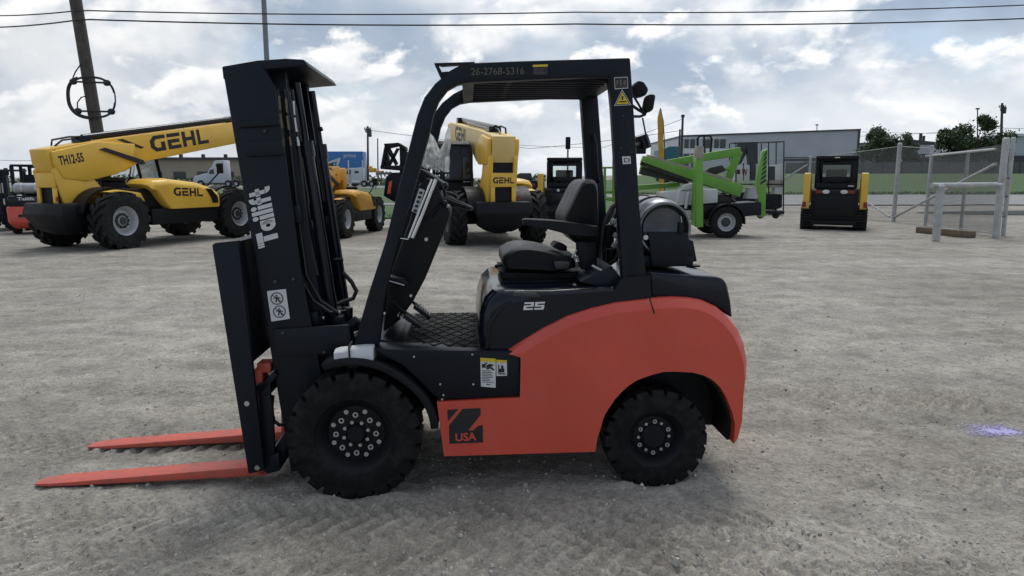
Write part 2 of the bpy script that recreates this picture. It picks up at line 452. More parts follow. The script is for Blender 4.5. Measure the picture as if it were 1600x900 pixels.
# puffy heaps: density, and light from above/behind taken from the density gradient
def puffs(scale, off, lo, hi, tgain, cl, hi_c, lo_c):
    d = cnoise(scale, 12, .56, .15, off)
    d2 = cnoise(scale, 5, .5, .15, (off[0], off[1] - .10 / scale * 2.2, off[2]))
    d0 = cnoise(scale, 5, .5, .15, off)
    lit = mth('ADD', mth('MULTIPLY', mth('SUBTRACT', d0, d2), tgain), .55, True)
    fine = mth('MULTIPLY', mth('SUBTRACT', cnoise(scale * 4.5, 8, .6, .2, off), .5), .5)
    lit = mth('ADD', lit, fine, True)
    col = mixc(lit, lo_c, hi_c)
    m = ramp(d, [(lo, (0, 0, 0)), (hi, (1, 1, 1))])
    return mixc(m, cl, col)
cl = puffs(3.2, (4.4, 2.6, 3), .47, .58, 4.5, cl, (1.02 * k, 1.02 * k, 1.02 * k), (.50 * k, .57 * k, .66 * k))
cl = puffs(7.0, (0.7, 5.1, 7), .52, .60, 3.5, cl, (1.12 * k, 1.11 * k, 1.10 * k), (.62 * k, .67 * k, .73 * k))
hz = ramp(sx.outputs['Z'], [(0, (1, 1, 1)), (.08, (.4, .4, .4)), (.2, (0, 0, 0))])
cl = mixc(mth('MULTIPLY', hz, .7), cl, (.76 * k, .81 * k, .87 * k))
# brighter cloud around the hidden sun
dt = N(nt, 'ShaderNodeVectorMath', operation='DOT_PRODUCT'); L(tc.outputs['Generated'], dt.inputs[0]); dt.inputs[1].default_value = sd_
gl = mth('POWER', mth('MAXIMUM', dt.outputs['Value'], 0.0), 3.0)
gl = mth('ADD', mth('MULTIPLY', gl, .45), .88)
gl2 = mth('POWER', mth('MAXIMUM', mth('ADD', mth('MULTIPLY', sx.outputs['X'], .42), mth('MULTIPLY', sx.outputs['Y'], .87)), 0.0), 9.0)
cl = mixc(1.0, cl, mth('ADD', gl, mth('MULTIPLY', gl2, .12)), 'MULTIPLY')
# clearer, bluer sky behind the camera
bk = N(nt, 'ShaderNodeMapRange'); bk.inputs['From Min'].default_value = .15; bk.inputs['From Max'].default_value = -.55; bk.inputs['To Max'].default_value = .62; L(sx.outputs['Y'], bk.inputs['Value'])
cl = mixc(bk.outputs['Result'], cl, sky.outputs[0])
# below the horizon: ground colour
cl = mixc(mth('LESS_THAN', sx.outputs['Z'], -.02), cl, (1.3, 1.28, 1.2))
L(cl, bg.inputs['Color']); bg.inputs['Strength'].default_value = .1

# ------------------------------------------------------------------ ground
def sstep(a, b, x):
    t = max(0, min(1, (x - a) / (b - a))); return t * t * (3 - 2 * t)
def hfar(x, y):
    h = .38 * sstep(45, 80, y)
    h += 1.62 * sstep(58, 86, y) * sstep(8, 22, x)
    return h
def fb(x, y, s, o=4):
    return noise.fractal(V((x * s, y * s, 3.3)), .9, 2.1, o)
TRK = [(2.86, .02, .17, -9, 9, .125), (3.14, -.012, .15, -9, 1.3, .11), (2.55, .05, .16, -9, 9, .12), (3.72, -.03, .17, 1.9, 9, .115), (4.25, .03, .16, -9, -1.0, .10), (4.7, .05, .17, 1.6, 9, .12), (5.2, -.02, .16, -9, 9, .12), (6.6, .04, .2, -9, 9, .14)]
CONT = [(G(553, 777).x, G(553, 777).y + .10), (G(1026, 762).x, G(1026, 762).y + .09)]
BANDS = [(5.0, .16, .02, .2), (6.4, .16, .02, .22), (7.6, -.09, .012, .26), (9.3, -.09, .012, .28), (11, .05, -.006, .35), (13.2, .05, -.006, .4), (16, -.12, .004, .5), (19, -.12, .004, .55), (5.9, -.3, .03, .2), (4.6, -.3, .03, .2)]
TW = 0.0
def height(x, y):
    global TW
    TW = 0.0
    h = hfar(x, y)
    if y > 60 or y < 0: return h
    if 3 < y < 30:
        for c_, s_, q_, hw in BANDS:
            d = abs(y - (c_ + s_ * x + q_ * x * x)) / hw
            if d < 1: TW = max(TW, .75 * (1 - sstep(.45, 1, d)) * (.55 + .45 * noise.noise(V((x * .7, y * .7, c_)))))
    f = 1 - sstep(22, 40, y)
    a = fb(x, y, .55, 3) * .02 + fb(x + 9, y, 3.1, 4) * .016
    if y < 13: a += fb(x, y - 5, 12, 3) * .0075 * (1 - sstep(9, 13, y))
    for qx, qy in CONT:
        if abs(x - qx) < .6 and abs(y - qy) < .6:
            r = sqrt(((x - qx) / .17) ** 2 + ((y - qy) / .14) ** 2); a += .020 * math.exp(-(r - 1.2) ** 2 * 5) * (.7 + .6 * noise.noise(V((x * 9, y * 9, 4)))) - .012 * (1 - sstep(.6, 1.1, r))
    if y < 7.5 and abs(x) < 7:
        n = .62 + .6 * fb(x * 1.2, y, .8, 2)
        for (yc, sl_, hw, x0, x1, pit) in TRK:
            if x < x0 or x > x1: continue
            d = (y - (yc + sl_ * x + .03 * sin(x * 1.3 + yc * 5))) / hw
            if abs(d) > 1.15: continue
            e = 1 - sstep(.85, 1.15, abs(d))
            ph = (x + abs(d) * hw * .8 + (pit * .5 if d > 0 else 0)) / pit * 2 * pi
            lug = sstep(-.25, .45, sin(ph)) * (1 if abs(d) > .08 else .4)
            w = max(0, min(1, .95 * n + .12 * sin(x * 2.1 + yc * 7)))
            a = a * (1 - .45 * e * w) + e * w * (-.016 + .034 * lug); TW = max(TW, e * w * (.35 + .65 * lug))
    return h + a * f
def axis_x():
    xs = [0.0]; st = .021
    while xs[-1] < 1400:
        if xs[-1] > 3.3: st *= 1.075
        xs.append(xs[-1] + st)
    return [-x for x in xs[:0:-1]] + xs
def axis_y():
    ys = [2.3]; st = .0165
    while ys[-1] < 1500:
        if ys[-1] > 4.2: st = st * 1.022 if ys[-1] < 30 else st * 1.07
        ys.append(ys[-1] + st)
    return [-900, -300, -100, -40, -15, -5, -1, 1, 1.8] + ys
AX, AY = axis_x(), axis_y()
vs, tw = [], []
for y in AY:
    for x in AX: vs.append((x, y, height(x, y))); tw.append(TW)
nx = len(AX)
fs = [(j * nx + i, j * nx + i + 1, (j + 1) * nx + i + 1, (j + 1) * nx + i) for j in range(len(AY) - 1) for i in range(nx - 1)]
me = bpy.data.meshes.new('ground'); me.from_pydata(vs, [], fs)
for p in me.polygons: p.use_smooth = True
at_ = me.attributes.new('compacted', 'FLOAT', 'POINT'); at_.data.foreach_set('value', tw)
def ground_mat():
    m, nt, b = nodes('gravel_yard'); L = nt.links.new
    tc = N(nt, 'ShaderNodeTexCoord')
    def nz(sc, det, ro=.55):
        n = N(nt, 'ShaderNodeTexNoise'); n.inputs['Scale'].default_value = sc; n.inputs['Detail'].default_value = det; n.inputs['Roughness'].default_value = ro
        L(tc.outputs['Object'], n.inputs['Vector']); return n.outputs['Fac']
    def rmp(f, els):
        r = N(nt, 'ShaderNodeValToRGB'); e = r.color_ramp.elements
        while len(e) < len(els): e.new(.5)
        for q, (p, c) in zip(e, els): q.position = p; q.color = (*c, 1)
        L(f, r.inputs['Fac']); return r.outputs['Color']
    def mx(f, a, b_, t='MIX'):
        q = N(nt, 'ShaderNodeMix'); q.data_type = 'RGBA'; q.blend_type = t
        for i, v in (('Factor', f), ('A', a), ('B', b_)):
            if isinstance(v, (int, float)): q.inputs[i].default_value = v
            elif isinstance(v, tuple): q.inputs[i].default_value = (*v, 1)
            else: L(v, q.inputs[i])
        return q.outputs['Result']
    c = rmp(nz(.35, 6), [(.35, (.255, .238, .208)), (.5, (.302, .284, .25)), (.66, (.36, .341, .304))])
    c = mx(.8, c, rmp(nz(2.6, 8, .62), [(.34, (.72, .71, .70)), (.5, (1, 1, 1)), (.68, (1.25, 1.25, 1.25))]), 'MULTIPLY')
    mpg = N(nt, 'ShaderNodeMapping'); mpg.inputs['Scale'].default_value = (.22, 1.5, 1); L(tc.outputs['Object'], mpg.inputs['Vector'])
    ns = N(nt, 'ShaderNodeTexNoise'); ns.inputs['Scale'].default_value = 1.3; ns.inputs['Detail'].default_value = 7; ns.inputs['Roughness'].default_value = .6; L(mpg.outputs[0], ns.inputs['Vector'])
    c = mx(.9, c, rmp(ns.outputs['Fac'], [(.36, (.9, .895, .89)), (.5, (1, 1, 1)), (.64, (1.11, 1.105, 1.1))]), 'MULTIPLY')
    c = mx(1.0, c, rmp(nz(30, 6, .72), [(.36, (.76, .755, .75)), (.5, (1, 1, 1)), (.63, (1.14, 1.14, 1.14))]), 'MULTIPLY')
    vo = N(nt, 'ShaderNodeTexVoronoi'); vo.inputs['Scale'].default_value = 85; L(tc.outputs['Object'], vo.inputs['Vector'])
    hs = N(nt, 'ShaderNodeSeparateColor'); L(vo.outputs['Color'], hs.inputs[0])
    c = mx(.5, c, rmp(hs.outputs[0], [(0, (.72, .70, .68)), (.6, (1, 1, 1)), (1, (1.28, 1.27, 1.25))]), 'MULTIPLY')
    ta = N(nt, 'ShaderNodeAttribute'); ta.attribute_name = 'compacted'
    c = mx(1.0, c, rmp(ta.outputs['Fac'], [(0, (1, 1, 1)), (1, (1.22, 1.21, 1.19))]), 'MULTIPLY')
    c = mx(.8, c, rmp(nz(11, 8, .68), [(.38, (.86, .855, .85)), (.5, (1, 1, 1)), (.62, (1.13, 1.13, 1.13))]), 'MULTIPLY')
    L(c, b.inputs['Base Color']); b.inputs['Roughness'].default_value = .95
    b.inputs['Specular IOR Level'].default_value = .25
    v2 = N(nt, 'ShaderNodeTexVoronoi'); v2.inputs['Scale'].default_value = 45; L(tc.outputs['Object'], v2.inputs['Vector'])
    add = N(nt, 'ShaderNodeMath'); add.operation = 'MULTIPLY_ADD'; L(v2.outputs['Distance'], add.inputs[0]); add.inputs[1].default_value = -.55; L(nz(55, 6, .7), add.inputs[2])
    bp = N(nt, 'ShaderNodeBump'); bp.inputs['Strength'].default_value = .8; bp.inputs['Distance'].default_value = .010
    L(add.outputs[0], bp.inputs['Height'])
    b2 = N(nt, 'ShaderNodeBump'); b2.inputs['Strength'].default_value = 1; b2.inputs['Distance'].default_value = .05; L(nz(4.5, 7, .6), b2.inputs['Height']); L(b2.outputs[0], bp.inputs['Normal'])
    L(bp.outputs[0], b.inputs['Normal'])
    return m
me.materials.append(ground_mat())
tag(link('ground', me), kind='structure')

def sheet(name, x0, x1, y0, y1, m, off, nx_=40, ny_=24, edge=0, kind='structure'):
    vs, fs = [], []
    for j in range(ny_ + 1):
        for i in range(nx_ + 1):
            x = x0 + (x1 - x0) * i / nx_; y = y0 + (y1 - y0) * j / ny_
            if edge and j in (0, ny_): y += edge * noise.noise(V((x * .3, y, 0))) + .4 * edge * noise.noise(V((x * 1.7, y, 0)))
            vs.append((x, y, height(x, y) + off))
    for j in range(ny_):
        for i in range(nx_):
            a = j * (nx_ + 1) + i; fs.append((a, a + 1, a + nx_ + 2, a + nx_ + 1))
    me = bpy.data.meshes.new(name); me.from_pydata(vs, [], fs); me.materials.append(m)
    return tag(link(name, me), kind=kind)
M['turf'] = mat('turf', (.042, .092, .018), .95, amt=.35, scale=.35, bump=.8, bscale=6)
M['asphalt'] = mat('road_surface', (.20, .20, .20), .9, amt=.12, scale=.4)
M['paleroad'] = mat('pale_concrete_road', (.24, .24, .235), .85, amt=.15, scale=.25)
M['puddle'] = mat('still_water', (.20, .21, .21), .06, amt=.1)
sheet('grass_verge', -160, 6.5, 28, 80, M['turf'], .05, 120, 60, 1.5)
sheet('path', -120, 4, 40.5, 43, M['paleroad'], .075, 120, 6)
sheet('highway', -400, 8, 81, 101, M['asphalt'], .05, 100, 16)
sheet('road', 7.5, 140, 41, 59, M['paleroad'], .06, 60, 20, 1.0)
sheet('grass_bank', 7, 200, 59.2, 110, M['turf'], .05, 80, 40, .4)
# puddle on the drive
vs = []
for k in range(40):
    a = 2 * pi * k / 40; r = 1 + .18 * noise.noise(V((cos(a) * 1.5, sin(a) * 1.5, 0)))
    vs.append((26.5 + 7.5 * r * cos(a), 32.2 + 2.1 * r * sin(a), .022))
me = bpy.data.meshes.new('puddle'); me.from_pydata(vs, [], [tuple(range(40))]); me.materials.append(M['puddle'])
tag(link('puddle', me), kind='structure')

# loose stones on the yard
b = MB(); rnd = random.Random(5)
for i in range(9000):
    y = 2.6 + 7.5 * rnd.random() ** 1.9; x = (rnd.random() - .5) * 1.56 * y * 1.05
    r = .0035 + .011 * rnd.random() ** 4
    if rnd.random() < .02: r *= 2.0
    z = height(x, y); a = rnd.random() * 6.28
    q = [V((cos(a + k * 2.09) * r * rnd.uniform(.7, 1.2), sin(a + k * 2.09) * r * rnd.uniform(.7, 1.2), 0)) for k in range(3)]
    base = V((x, y, z - r * .25)); top = base + V((rnd.uniform(-.3, .3) * r, rnd.uniform(-.3, .3) * r, r * rnd.uniform(.7, 1.15)))
    v = [b.bm.verts.new(base + p) for p in q]; w = [b.bm.verts.new(top + p * .55) for p in q]
    for k in range(3): b.face([v[k], v[(k + 1) % 3], w[(k + 1) % 3], w[k]])
    b.face(w)
M['stone'] = mat('loose_stone', (.42, .395, .35), .9, amt=.45, scale=9)
tag(b.build('gravel_stones', M['stone'], smooth=False), kind='stuff')

# purple spray mark on the gravel
b = MB(); c0 = G(1558, 674)
for i in range(2000):
    a = rnd.random() * 6.28; r = abs(rnd.gauss(0, .52))
    x = c0.x + cos(a) * r * .16 * 2.1; y = c0.y + sin(a) * r * .13 * 1.7
    s_ = rnd.uniform(.0025, .008) * (1.1 - min(.8, r))
    b.poly3([(x + cos(t + i) * s_ * 1.3, y + sin(t + i) * s_, height(x, y) + .0045) for t in (0, 1.4, 2.7, 4.1, 5.2)])
tag(b.build('spray_paint_patch', mat('purple_spray', (.42, .38, .66), .8), smooth=False), 'faint purple spray paint patch on the gravel at right', 'paint mark')
# ================================================================== the forklift
FL = Frame(G(553, 777), radians(3.5))
fk = thing('forklift', FL, 'large black and orange-red forklift in the foreground with long red forks lowered to the gravel', 'forklift')
P = lambda px, py, y: FL.pt(px, py, y)
PY = FL.poly
YC = .58                                     # centre line
def decal(px4, y, m, name='decal', parent=fk):
    """flat sticker on plane y: four photo corners"""
    return flat(name, m, parent, [[P(a, b_, y) for a, b_ in px4]])

# ---- wheels
fw = P(553, 676, 0); RF = .338; RR = .272
rw = P(1026, 680, .03)
def fwheel(y, out):
    make_wheel(fk, (fw.x, y, RF - .022), RF, .21, .195, out, 22, M['rubber'], M['plastic'],
      nuts=[(M['nut'], .102, 8, .0145, .014, out * .031, out, pi / 8 + .39, 'wheel_nut', True),
            (M['nut'], .124, 8, .0125, .006, out * .029, out, pi / 8, 'wheel_stud'),
            (M['nut'], .064, 8, .0095, .016, out * .028, out, .30, 'hub_bolt')] if out < 0 else [], lugd=.024, hub=.26, dish=.55, rimtilt=.95, lugw=.80)
fwheel(.105, -1); fwheel(1.055, 1)
def rwheel(y, out):
    make_wheel(fk, (rw.x, y, RR - .016), RR, .17, .150, out, 20, M['rubber'], M['plastic'],
      nuts=[(M['nut'], .086, 6, .0115, .012, out * .025, out, .5, 'wheel_nut', True),
            (M['nut'], .082, 6, .0085, .006, out * .024, out, .02, 'wheel_stud')] if out < 0 else [], lugd=.02, hub=.46, dish=.5, rimtilt=.95, lugw=.80)
rwheel(.115, -1); rwheel(1.045, 1)
b = MB(); b.cyl((fw.x, .2, RF), (fw.x, .96, RF), .11); b.bb(fw.x - .15, fw.x + .15, .38, .78, RF - .14, RF + .15)
b.cyl((rw.x, .2, RR), (rw.x, .96, RR), .06); b.bb(rw.x - .1, rw.x + .1, .3, .86, RR - .07, RR + .09)
b.build('axle', M['black'], fk, bevel=.01)

# ---- main frame under the body
b = MB()
b.prism(PY([(560, 520), (700, 548), (812, 556), (1010, 480), (1130, 500), (1130, 560), (930, 640), (700, 660), (640, 610), (560, 600)], .3), .26, .90)
b.build('chassis', M['black'], fk, bevel=.01)

# ---- orange-red counterweight body
RED = [(694, 710), (683, 626), (812, 619), (813, 557), (785, 554), (811, 536), (849, 513), (887, 494), (924, 482), (962, 473), (1015, 467), (1050, 465), (1076, 466), (1098, 469.5), (1121, 480), (1140, 496), (1155, 515), (1164.5, 538), (1169, 565), (1168, 591), (1163, 618), (1159, 655), (1151, 682), (1144, 691),
       (1146, 660), (1141, 640), (1132, 618), (1123, 603), (1110, 591), (1096, 584), (1079, 580), (1053, 578.7), (1035, 579), (1019, 583), (1004, 588), (992, 593), (980, 601), (970, 610), (960, 621), (951, 634), (944, 645), (940, 656), (936, 670), (932, 682), (929, 703)]
def inset(pts, d, sel):
    n = len(pts); r = []
    for i, p in enumerate(pts):
        a, c = V((*pts[i - 1], 0)), V((*pts[(i + 1) % n], 0)); t = (c - a).normalized()
        nn = V((t.y, -t.x, 0)); k = sel(i)
        r.append((p[0] + nn.x * d * k, p[1] + nn.y * d * k))
    return r
A0 = PY(RED, .055)
ori = 1
area = sum(A0[i - 1][0] * A0[i][1] - A0[i][0] * A0[i - 1][1] for i in range(len(A0)))
ori = -1 if area > 0 else 1
selT = lambda i: ({17: .9, 18: .7, 19: .5, 20: .3, 21: .15, 22: .05}.get(i, 1) if 4 <= i <= 22 else 0)
A1 = inset(A0, ori * .046, selT)
A2 = inset(A0, ori * .050, selT)
rings = [[V((x, .030, z)) for x, z in A2], [V((x, .032, z)) for x, z in A1], [V((x, .066, z)) for x, z in inset(A0, ori * .006, selT)], [V((x, .078, z)) for x, z in A0]]
full = rings + [[V((p.x, 1.16 - p.y, p.z)) for p in r] for r in rings[::-1]]
b = MB()
for r4 in (rings, ):
    # near side shell: outer face, chamfer and a return flange
    inner = [V((p.x, .20, p.z)) for p in rings[-1]]
    b.loft(rings + [inner])
far = [[V((p.x, 1.16 - p.y, p.z)) for p in r] for r in rings]
b.loft(far + [[V((p.x, .96, p.z)) for p in far[-1]]])
b.build('side_panel', M['red'], fk, ang=22)
# rear weight between the side shells
RW = PY([(962, 473), (1015, 467), (1076, 466), (1098, 469.5), (1121, 480), (1140, 496), (1155, 515), (1164.5, 538), (1169, 565), (1168, 591), (1163, 618), (1159, 655), (1151, 682), (1144, 690), (1146, 660), (1141, 640), (1132, 618), (1123, 603), (1110, 591), (1096, 584), (1079, 580), (1053, 578), (1019, 582), (990, 560)], .06)
b = MB(); b.prism(RW, .20, .96)
b.build('counterweight', M['red'], fk, ang=25)
AR = [(1143, 691), (1146, 660), (1141, 640), (1132, 618), (1123, 603), (1110, 591), (1096, 584), (1079, 580), (1053, 578.7), (1019, 583), (992, 593), (970, 610), (951, 634), (940, 656), (932, 682)]
ar0 = PY(AR, .05); c0_ = (rw.x, rw.z)
ar1 = [(c0_[0] + (x - c0_[0]) * .965, c0_[1] + (z - c0_[1]) * .965) for x, z in ar0]
b = MB(); b.prism(ar0 + ar1[::-1], .085, 1.075); b.build('arch_shade_strip', M['plastic'], fk, ang=25)  # black strip added for the shade inside the arch
b = MB(); b.prism(ar1, .31, .335); b.prism(ar1, .835, .86); b.each('wheel_house_blocker', M['plastic'], fk)  # inner well walls, added to block light from the far side
# dark seam line in the body
flat('panel_seam', M['ink'], fk, [[P(1014, 466.5, .027), P(1016, 466, .027), P(1023.5, 489, .027), P(1022, 492, .027)]])

# logo
LG = lambda z: (660 + z[0] / 2.646, 440 + z[1] / 2.646)
Z7 = lambda z: (430 + z[0] / 3.6, 540 + z[1] / 3.6)
lg = flat('company_logo', M['ink'], fk, [[P(*Z7(q), .0275) for q in pl] for pl in (
    [(968, 362), (1030, 358), (972, 425)], [(1054, 356), (1155, 352), (1155, 390), (1085, 478), (1112, 478), (1140, 453), (1167, 447), (1169, 545), (980, 552), (978, 450)])])
letters('USA', M['red'], lg, P(*Z7((1015, 540)), .0255), P(*Z7((1132, 533)), .0255), P(*Z7((1013, 494)), .0255), bold=.03)

# ---- step box and side skirt
b = MB()
b.prism(PY([(585, 545), (812, 549), (813, 619), (690, 625), (678, 618), (650, 590), (628, 570), (600, 556)], .045), .045, .20)
b.build('step_box', M['black'], fk, bevel=.006)
b = MB()
for px, py in ((647, 557), (738, 553.5), (688, 600), (739.5, 600), (693, 617), (691, 623.5)):
    q = P(px, py, .045); b.cyl(q + V((0, .004, 0)), q + V((0, -.006, 0)), .0055, n=8)
b.each('bolt', M['steel'], fk)
# step stickers
st = decal([(750.5, 559), (774.5, 560.5), (774.5, 606), (751.5, 604)], .042, M['decal'], 'warning_sticker')
flat('sticker_header', M['yel'], st, [[P(a, b_, .0405) for a, b_ in ((750.5, 559), (774.5, 560.5), (774.5, 566), (750.6, 565))]])
def inklines(parent, rows, y, m=M['ink'], name='sticker_text'):
    flat(name, m, parent, [[P(x0, y0, y), P(x1, y0 + .3, y), P(x1, y0 + th + .3, y), P(x0, y0 + th, y)] for x0, x1, y0, th in rows])
rr_ = random.Random(3)
inklines(st, [(753, 768 + rr_.uniform(-3, 5), 579 + i * 2.5, .9) for i in range(8)] + [(760, 766, 600, 1.2), (753, 759, 568.5, 6)], .0405)
flat('sticker_figure', M['ink'], st, [[P(a, b_, .0405) for a, b_ in pl] for pl in ([(760, 571), (765, 568.5), (772, 570), (768, 573), (764, 577), (760, 577)], [(768, 573), (773, 578), (771, 579), (766, 576)], [(758, 566.6), (761, 566.4), (761.4, 569), (758.4, 569)])])
s2 = decal([(775.5, 562), (792, 563), (792.3, 587), (775.8, 587.5)], .042, M['decal'], 'warning_sticker')
flat('sticker_header', M['yel'], s2, [[P(a, b_, .0405) for a, b_ in ((775.5, 562), (792, 563), (792, 567), (775.5, 566))]])
flat('sticker_figure', M['ink'], s2, [[P(a, b_, .0405) for a, b_ in pl] for pl in ([(779, 583), (790, 583.5), (790, 585), (779, 584.8)], [(780, 576), (788, 576), (788, 582), (780, 582)], [(778.5, 570), (780, 570), (780, 583), (778.5, 583)], [(783, 571), (786, 571), (787, 576), (783, 576)])])

# ---- front fender arc over the near (and far) front wheel
def fender(y0, y1):
    b = MB(); c = P(553, 676, .03); pts_o, pts_i = [], []
    for k in range(23):
        a = radians(112 - k * 5.0); r = .395 + .035 * sstep(60, 5, 112 - k * 5.0)
        pts_o.append((c.x + r * cos(a), c.z + r * sin(a))); pts_i.append((c.x + (r - .04) * cos(a), c.z + (r - .04) * sin(a)))
    b.prism(pts_o + pts_i[::-1], y0, y1)
    return b.build('front_fender', M['plastic'], fk, bevel=.006, ang=25)
fender(.012, .26); fender(.90, 1.148)

# foam-wrapped head lamp on the fender
for yy, nm in ((.02, 1), (.98, 0)):
    b = MB(); rings = []
    for k in range(9):
        t = k / 8; px = 526 + 61 * t
        tp = 543.5 - 4.5 * sstep(0, .8, t); bt = 563 + 7 * t
        q0, q1 = P(px, tp, yy + .05), P(px + (-3 if k < 8 else -4), bt, yy + .05)
        if k in (0,): m_ = (q0 + q1) / 2; q0 = m_ + (q0 - m_) * .8; q1 = m_ + (q1 - m_) * .8
        ring = []; cc = (q0 + q1) / 2; hz_ = (q0 - q1).length / 2
        for j in range(14):
            a = 2 * pi * j / 14; wob = 1 + .06 * noise.noise(V((t * 4, j * .9, yy)))
            e = .7
            cs, sn = cos(a), sin(a)
            ring.append(V((cc.x, yy + .05 + math.copysign(abs(cs) ** e, cs) * .05 * wob, cc.z + math.copysign(abs(sn) ** e, sn) * hz_ * wob)))
        rings.append(ring)
    b.loft(rings); o = b.build('wrapped_headlight', M['foam'], fk, ang=40)
    b = MB(); q = P(540 if nm else 542, 541.5, yy - .004)
    b.prism(PY([(543.5, 540.5), (546, 540.5), (548, 567), (545.5, 567)], yy - .005), yy - .006, yy + .105); b.build('strap', M['hose'], o)

# ---- mast (leans forward)
mA, mB = P(347, 105, .2), P(454, 732, .2)
mu = (mA - mB); TL = mu.length; mu.normalize(); mn = V((mu.z, 0, -mu.x))
def Mp(s, t, y): return V((mB.x + mn.x * s + mu.x * t, y, mB.z + mn.z * s + mu.z * t))
def mbar(b, s0, s1, t0, t1, y0, y1):
    b.loft([[Mp(s0, t, y0), Mp(s1, t, y0), Mp(s1, t, y1), Mp(s0, t, y1)] for t in (t0, t1)])
def mast_s(px, py, y):
    v = P(px, py, y) - mB; v.y = 0; return v.dot(mn), v.dot(mu)
for ya, yb, wy in ((.20, .235, 1), (.925, .96, 0)):
    b = MB()
    mbar(b, 0, .21, -.02, TL, ya, yb)
    yi = (.235, .30) if wy else (.86, .925)
    mbar(b, 0, .03, -.02, TL - .02, *yi); mbar(b, .18, .21, -.02, TL - .02, *yi)
    b.build('outer_mast_rail', M['black'], fk, bevel=.004)
    b = MB()
    y2 = (.30, .325) if wy else (.835, .86)
    mbar(b, .05, .27, .02, TL - .03, *y2); y3 = (.325, .37) if wy else (.79, .835)
    mbar(b, .05, .075, .02, TL - .03, *y3); mbar(b, .245, .27, .02, TL - .03, *y3)
    b.build('inner_mast_rail', M['black'], fk, bevel=.004)
    # lift cylinder with rod, and the chain beside it
    yc = .40 if wy else .76
    b = MB(); b.tube([Mp(.30, .12, yc), Mp(.30, TL - .42, yc)], .034, 16); b.tube([Mp(.30, TL - .46, yc), Mp(.30, TL - .38, yc)], .04, 16)
    o = b.build('lift_cylinder', M['gloss'], fk)
    b = MB(); b.tube([Mp(.30, TL - .4, yc), Mp(.30, TL - .08, yc)], .02, 12); b.build('rod', M['gloss'], o)
    b = MB(); yy = yc + (.06 if wy else -.06)
    b.loft([[Mp(.20, t, yy - .014), Mp(.216, t, yy - .014), Mp(.216, t, yy + .014), Mp(.20, t, yy + .014)] for t in (.3, TL - .12)])
    for k in range(46):
        t = .32 + k * (TL - .46) / 46; b.tube([Mp(.208, t, yy - .018), Mp(.208, t, yy + .018)], .011, 6)
    b.build('lift_chain', M['darkgrey'], fk)
b = MB()
mbar(b, .02, .20, TL - .16, TL - .04, .30, .86); mbar(b, .19, .25, TL * .62, TL * .62 + .09, .235, .925); mbar(b, .02, .22, .04, .16, .235, .925); mbar(b, .20, .26, TL * .36, TL * .36 + .07, .235, .925)
b.each('mast_crossbar', M['black'], fk, bevel=.006)
# visor-like plate that closes the mast top
VT = [(347, 105), (360, 101.5), (400, 96), (440, 92.5), (475, 93), (481, 106), (400, 111), (350, 122)]
s_, t_ = mast_s(475, 93, .2)
b = MB()
pl = [mast_s(*q, .2) for q in ((347, 104), (402, 94.5), (446, 91.5), (475, 93), (482, 103), (455, 105), (405, 110), (349, 124))]
b.loft([[Mp(s, t, y) for s, t in pl] for y in (.195, .965)])
b.build('mast_top_plate', M['black'], fk, bevel=.006)
# wide side plate in front of the rail (the big flat near side of the mast)
b = MB()
pl = [mast_s(*q, .19) for q in ((349, 112), (408, 100), (430, 135), (447, 250), (470, 420), (512, 640), (520, 725), (457, 725))]
b.loft([[Mp(s, t, y) for s, t in pl] for y in (.188, .199)])
b.build('mast_side_plate', M['black'], fk, bevel=.003)
# brackets across the side plate
b = MB()
for q in (((383, 222), (441, 218), (445, 242), (386, 245)), ((372, 190), (437, 186), (438, 196), (374, 200)), ((428, 514), (545, 507), (552, 552), (434, 556))):
    pl = [mast_s(*p, .18) for p in q]; b.loft([[Mp(s, t, y) for s, t in pl] for y in (.172, .187)])
b.each('mast_bracket', M['black'], fk, bevel=.004)
b = MB()
for px, py in ((430, 440), (442, 520), (458, 436), (506, 550), (414, 205)):
    q = P(px, py, .17); b.cyl(q + V((0, .02, 0)), q + V((0, -.004, 0)), .008, n=8)
b.each('bolt', M['darkgrey'], fk)
# maker's name running up the mast, and the no-standing sign
sp = .184
letters('Tailift', M['decal'], fk, P(436.5, 380, sp), P(419.5, 290.5, sp), P(404, 389, sp), geo=lift_geo(), name='brand_lettering')
sg = flat('warning_sign', M['decal'], fk, [[P(a, b_, sp) for a, b_ in ((417, 455), (446.5, 451.5), (453, 498), (424, 502.5))]])
def ring(c, ex, ez, r0, r1, n=28):
    pl = []
    for k in range(n):
        a0, a1 = 2 * pi * k / n, 2 * pi * (k + 1) / n
        pl.append([c + ex * (r * cos(a)) + ez * (r * sin(a)) for r, a in ((r0, a0), (r1, a0), (r1, a1), (r0, a1))])
    return pl
for cx_, cy_ in ((432.5, 466.5), (436.5, 487.0)):
    c = P(cx_, cy_, sp - .002); ex = (P(cx_ + 10, cy_ - 1.2, sp - .002) - c).normalized(); ez = (P(cx_ - 1.4, cy_ - 10, sp - .002) - c).normalized()
    R_ = .032
    pl = ring(c, ex, ez, R_ * .86, R_)
    q = lambda x, z: c + ex * (x * R_) + ez * (z * R_)
    pl += [[q(-.66, .58), q(-.58, .66), q(.66, -.58), q(.58, -.66)], [q(-.12, .58), q(.14, .58), q(.14, .32), q(-.12, .32)], [q(-.2, .28), q(.3, .22), q(.24, -.2), q(-.14, -.1)],
           [q(-.2, -.1), q(0, -.1), q(-.1, -.6), q(-.3, -.6)], [q(.1, -.15), q(.3, -.2), q(.42, -.62), q(.22, -.62)], [q(.28, .2), q(.6, -.05), q(.54, -.15), q(.25, .05)], [q(-.55, .1), q(-.2, .26), q(-.2, .12), q(-.5, -.02)]]
    flat('pictogram', M['ink'], sg, pl)

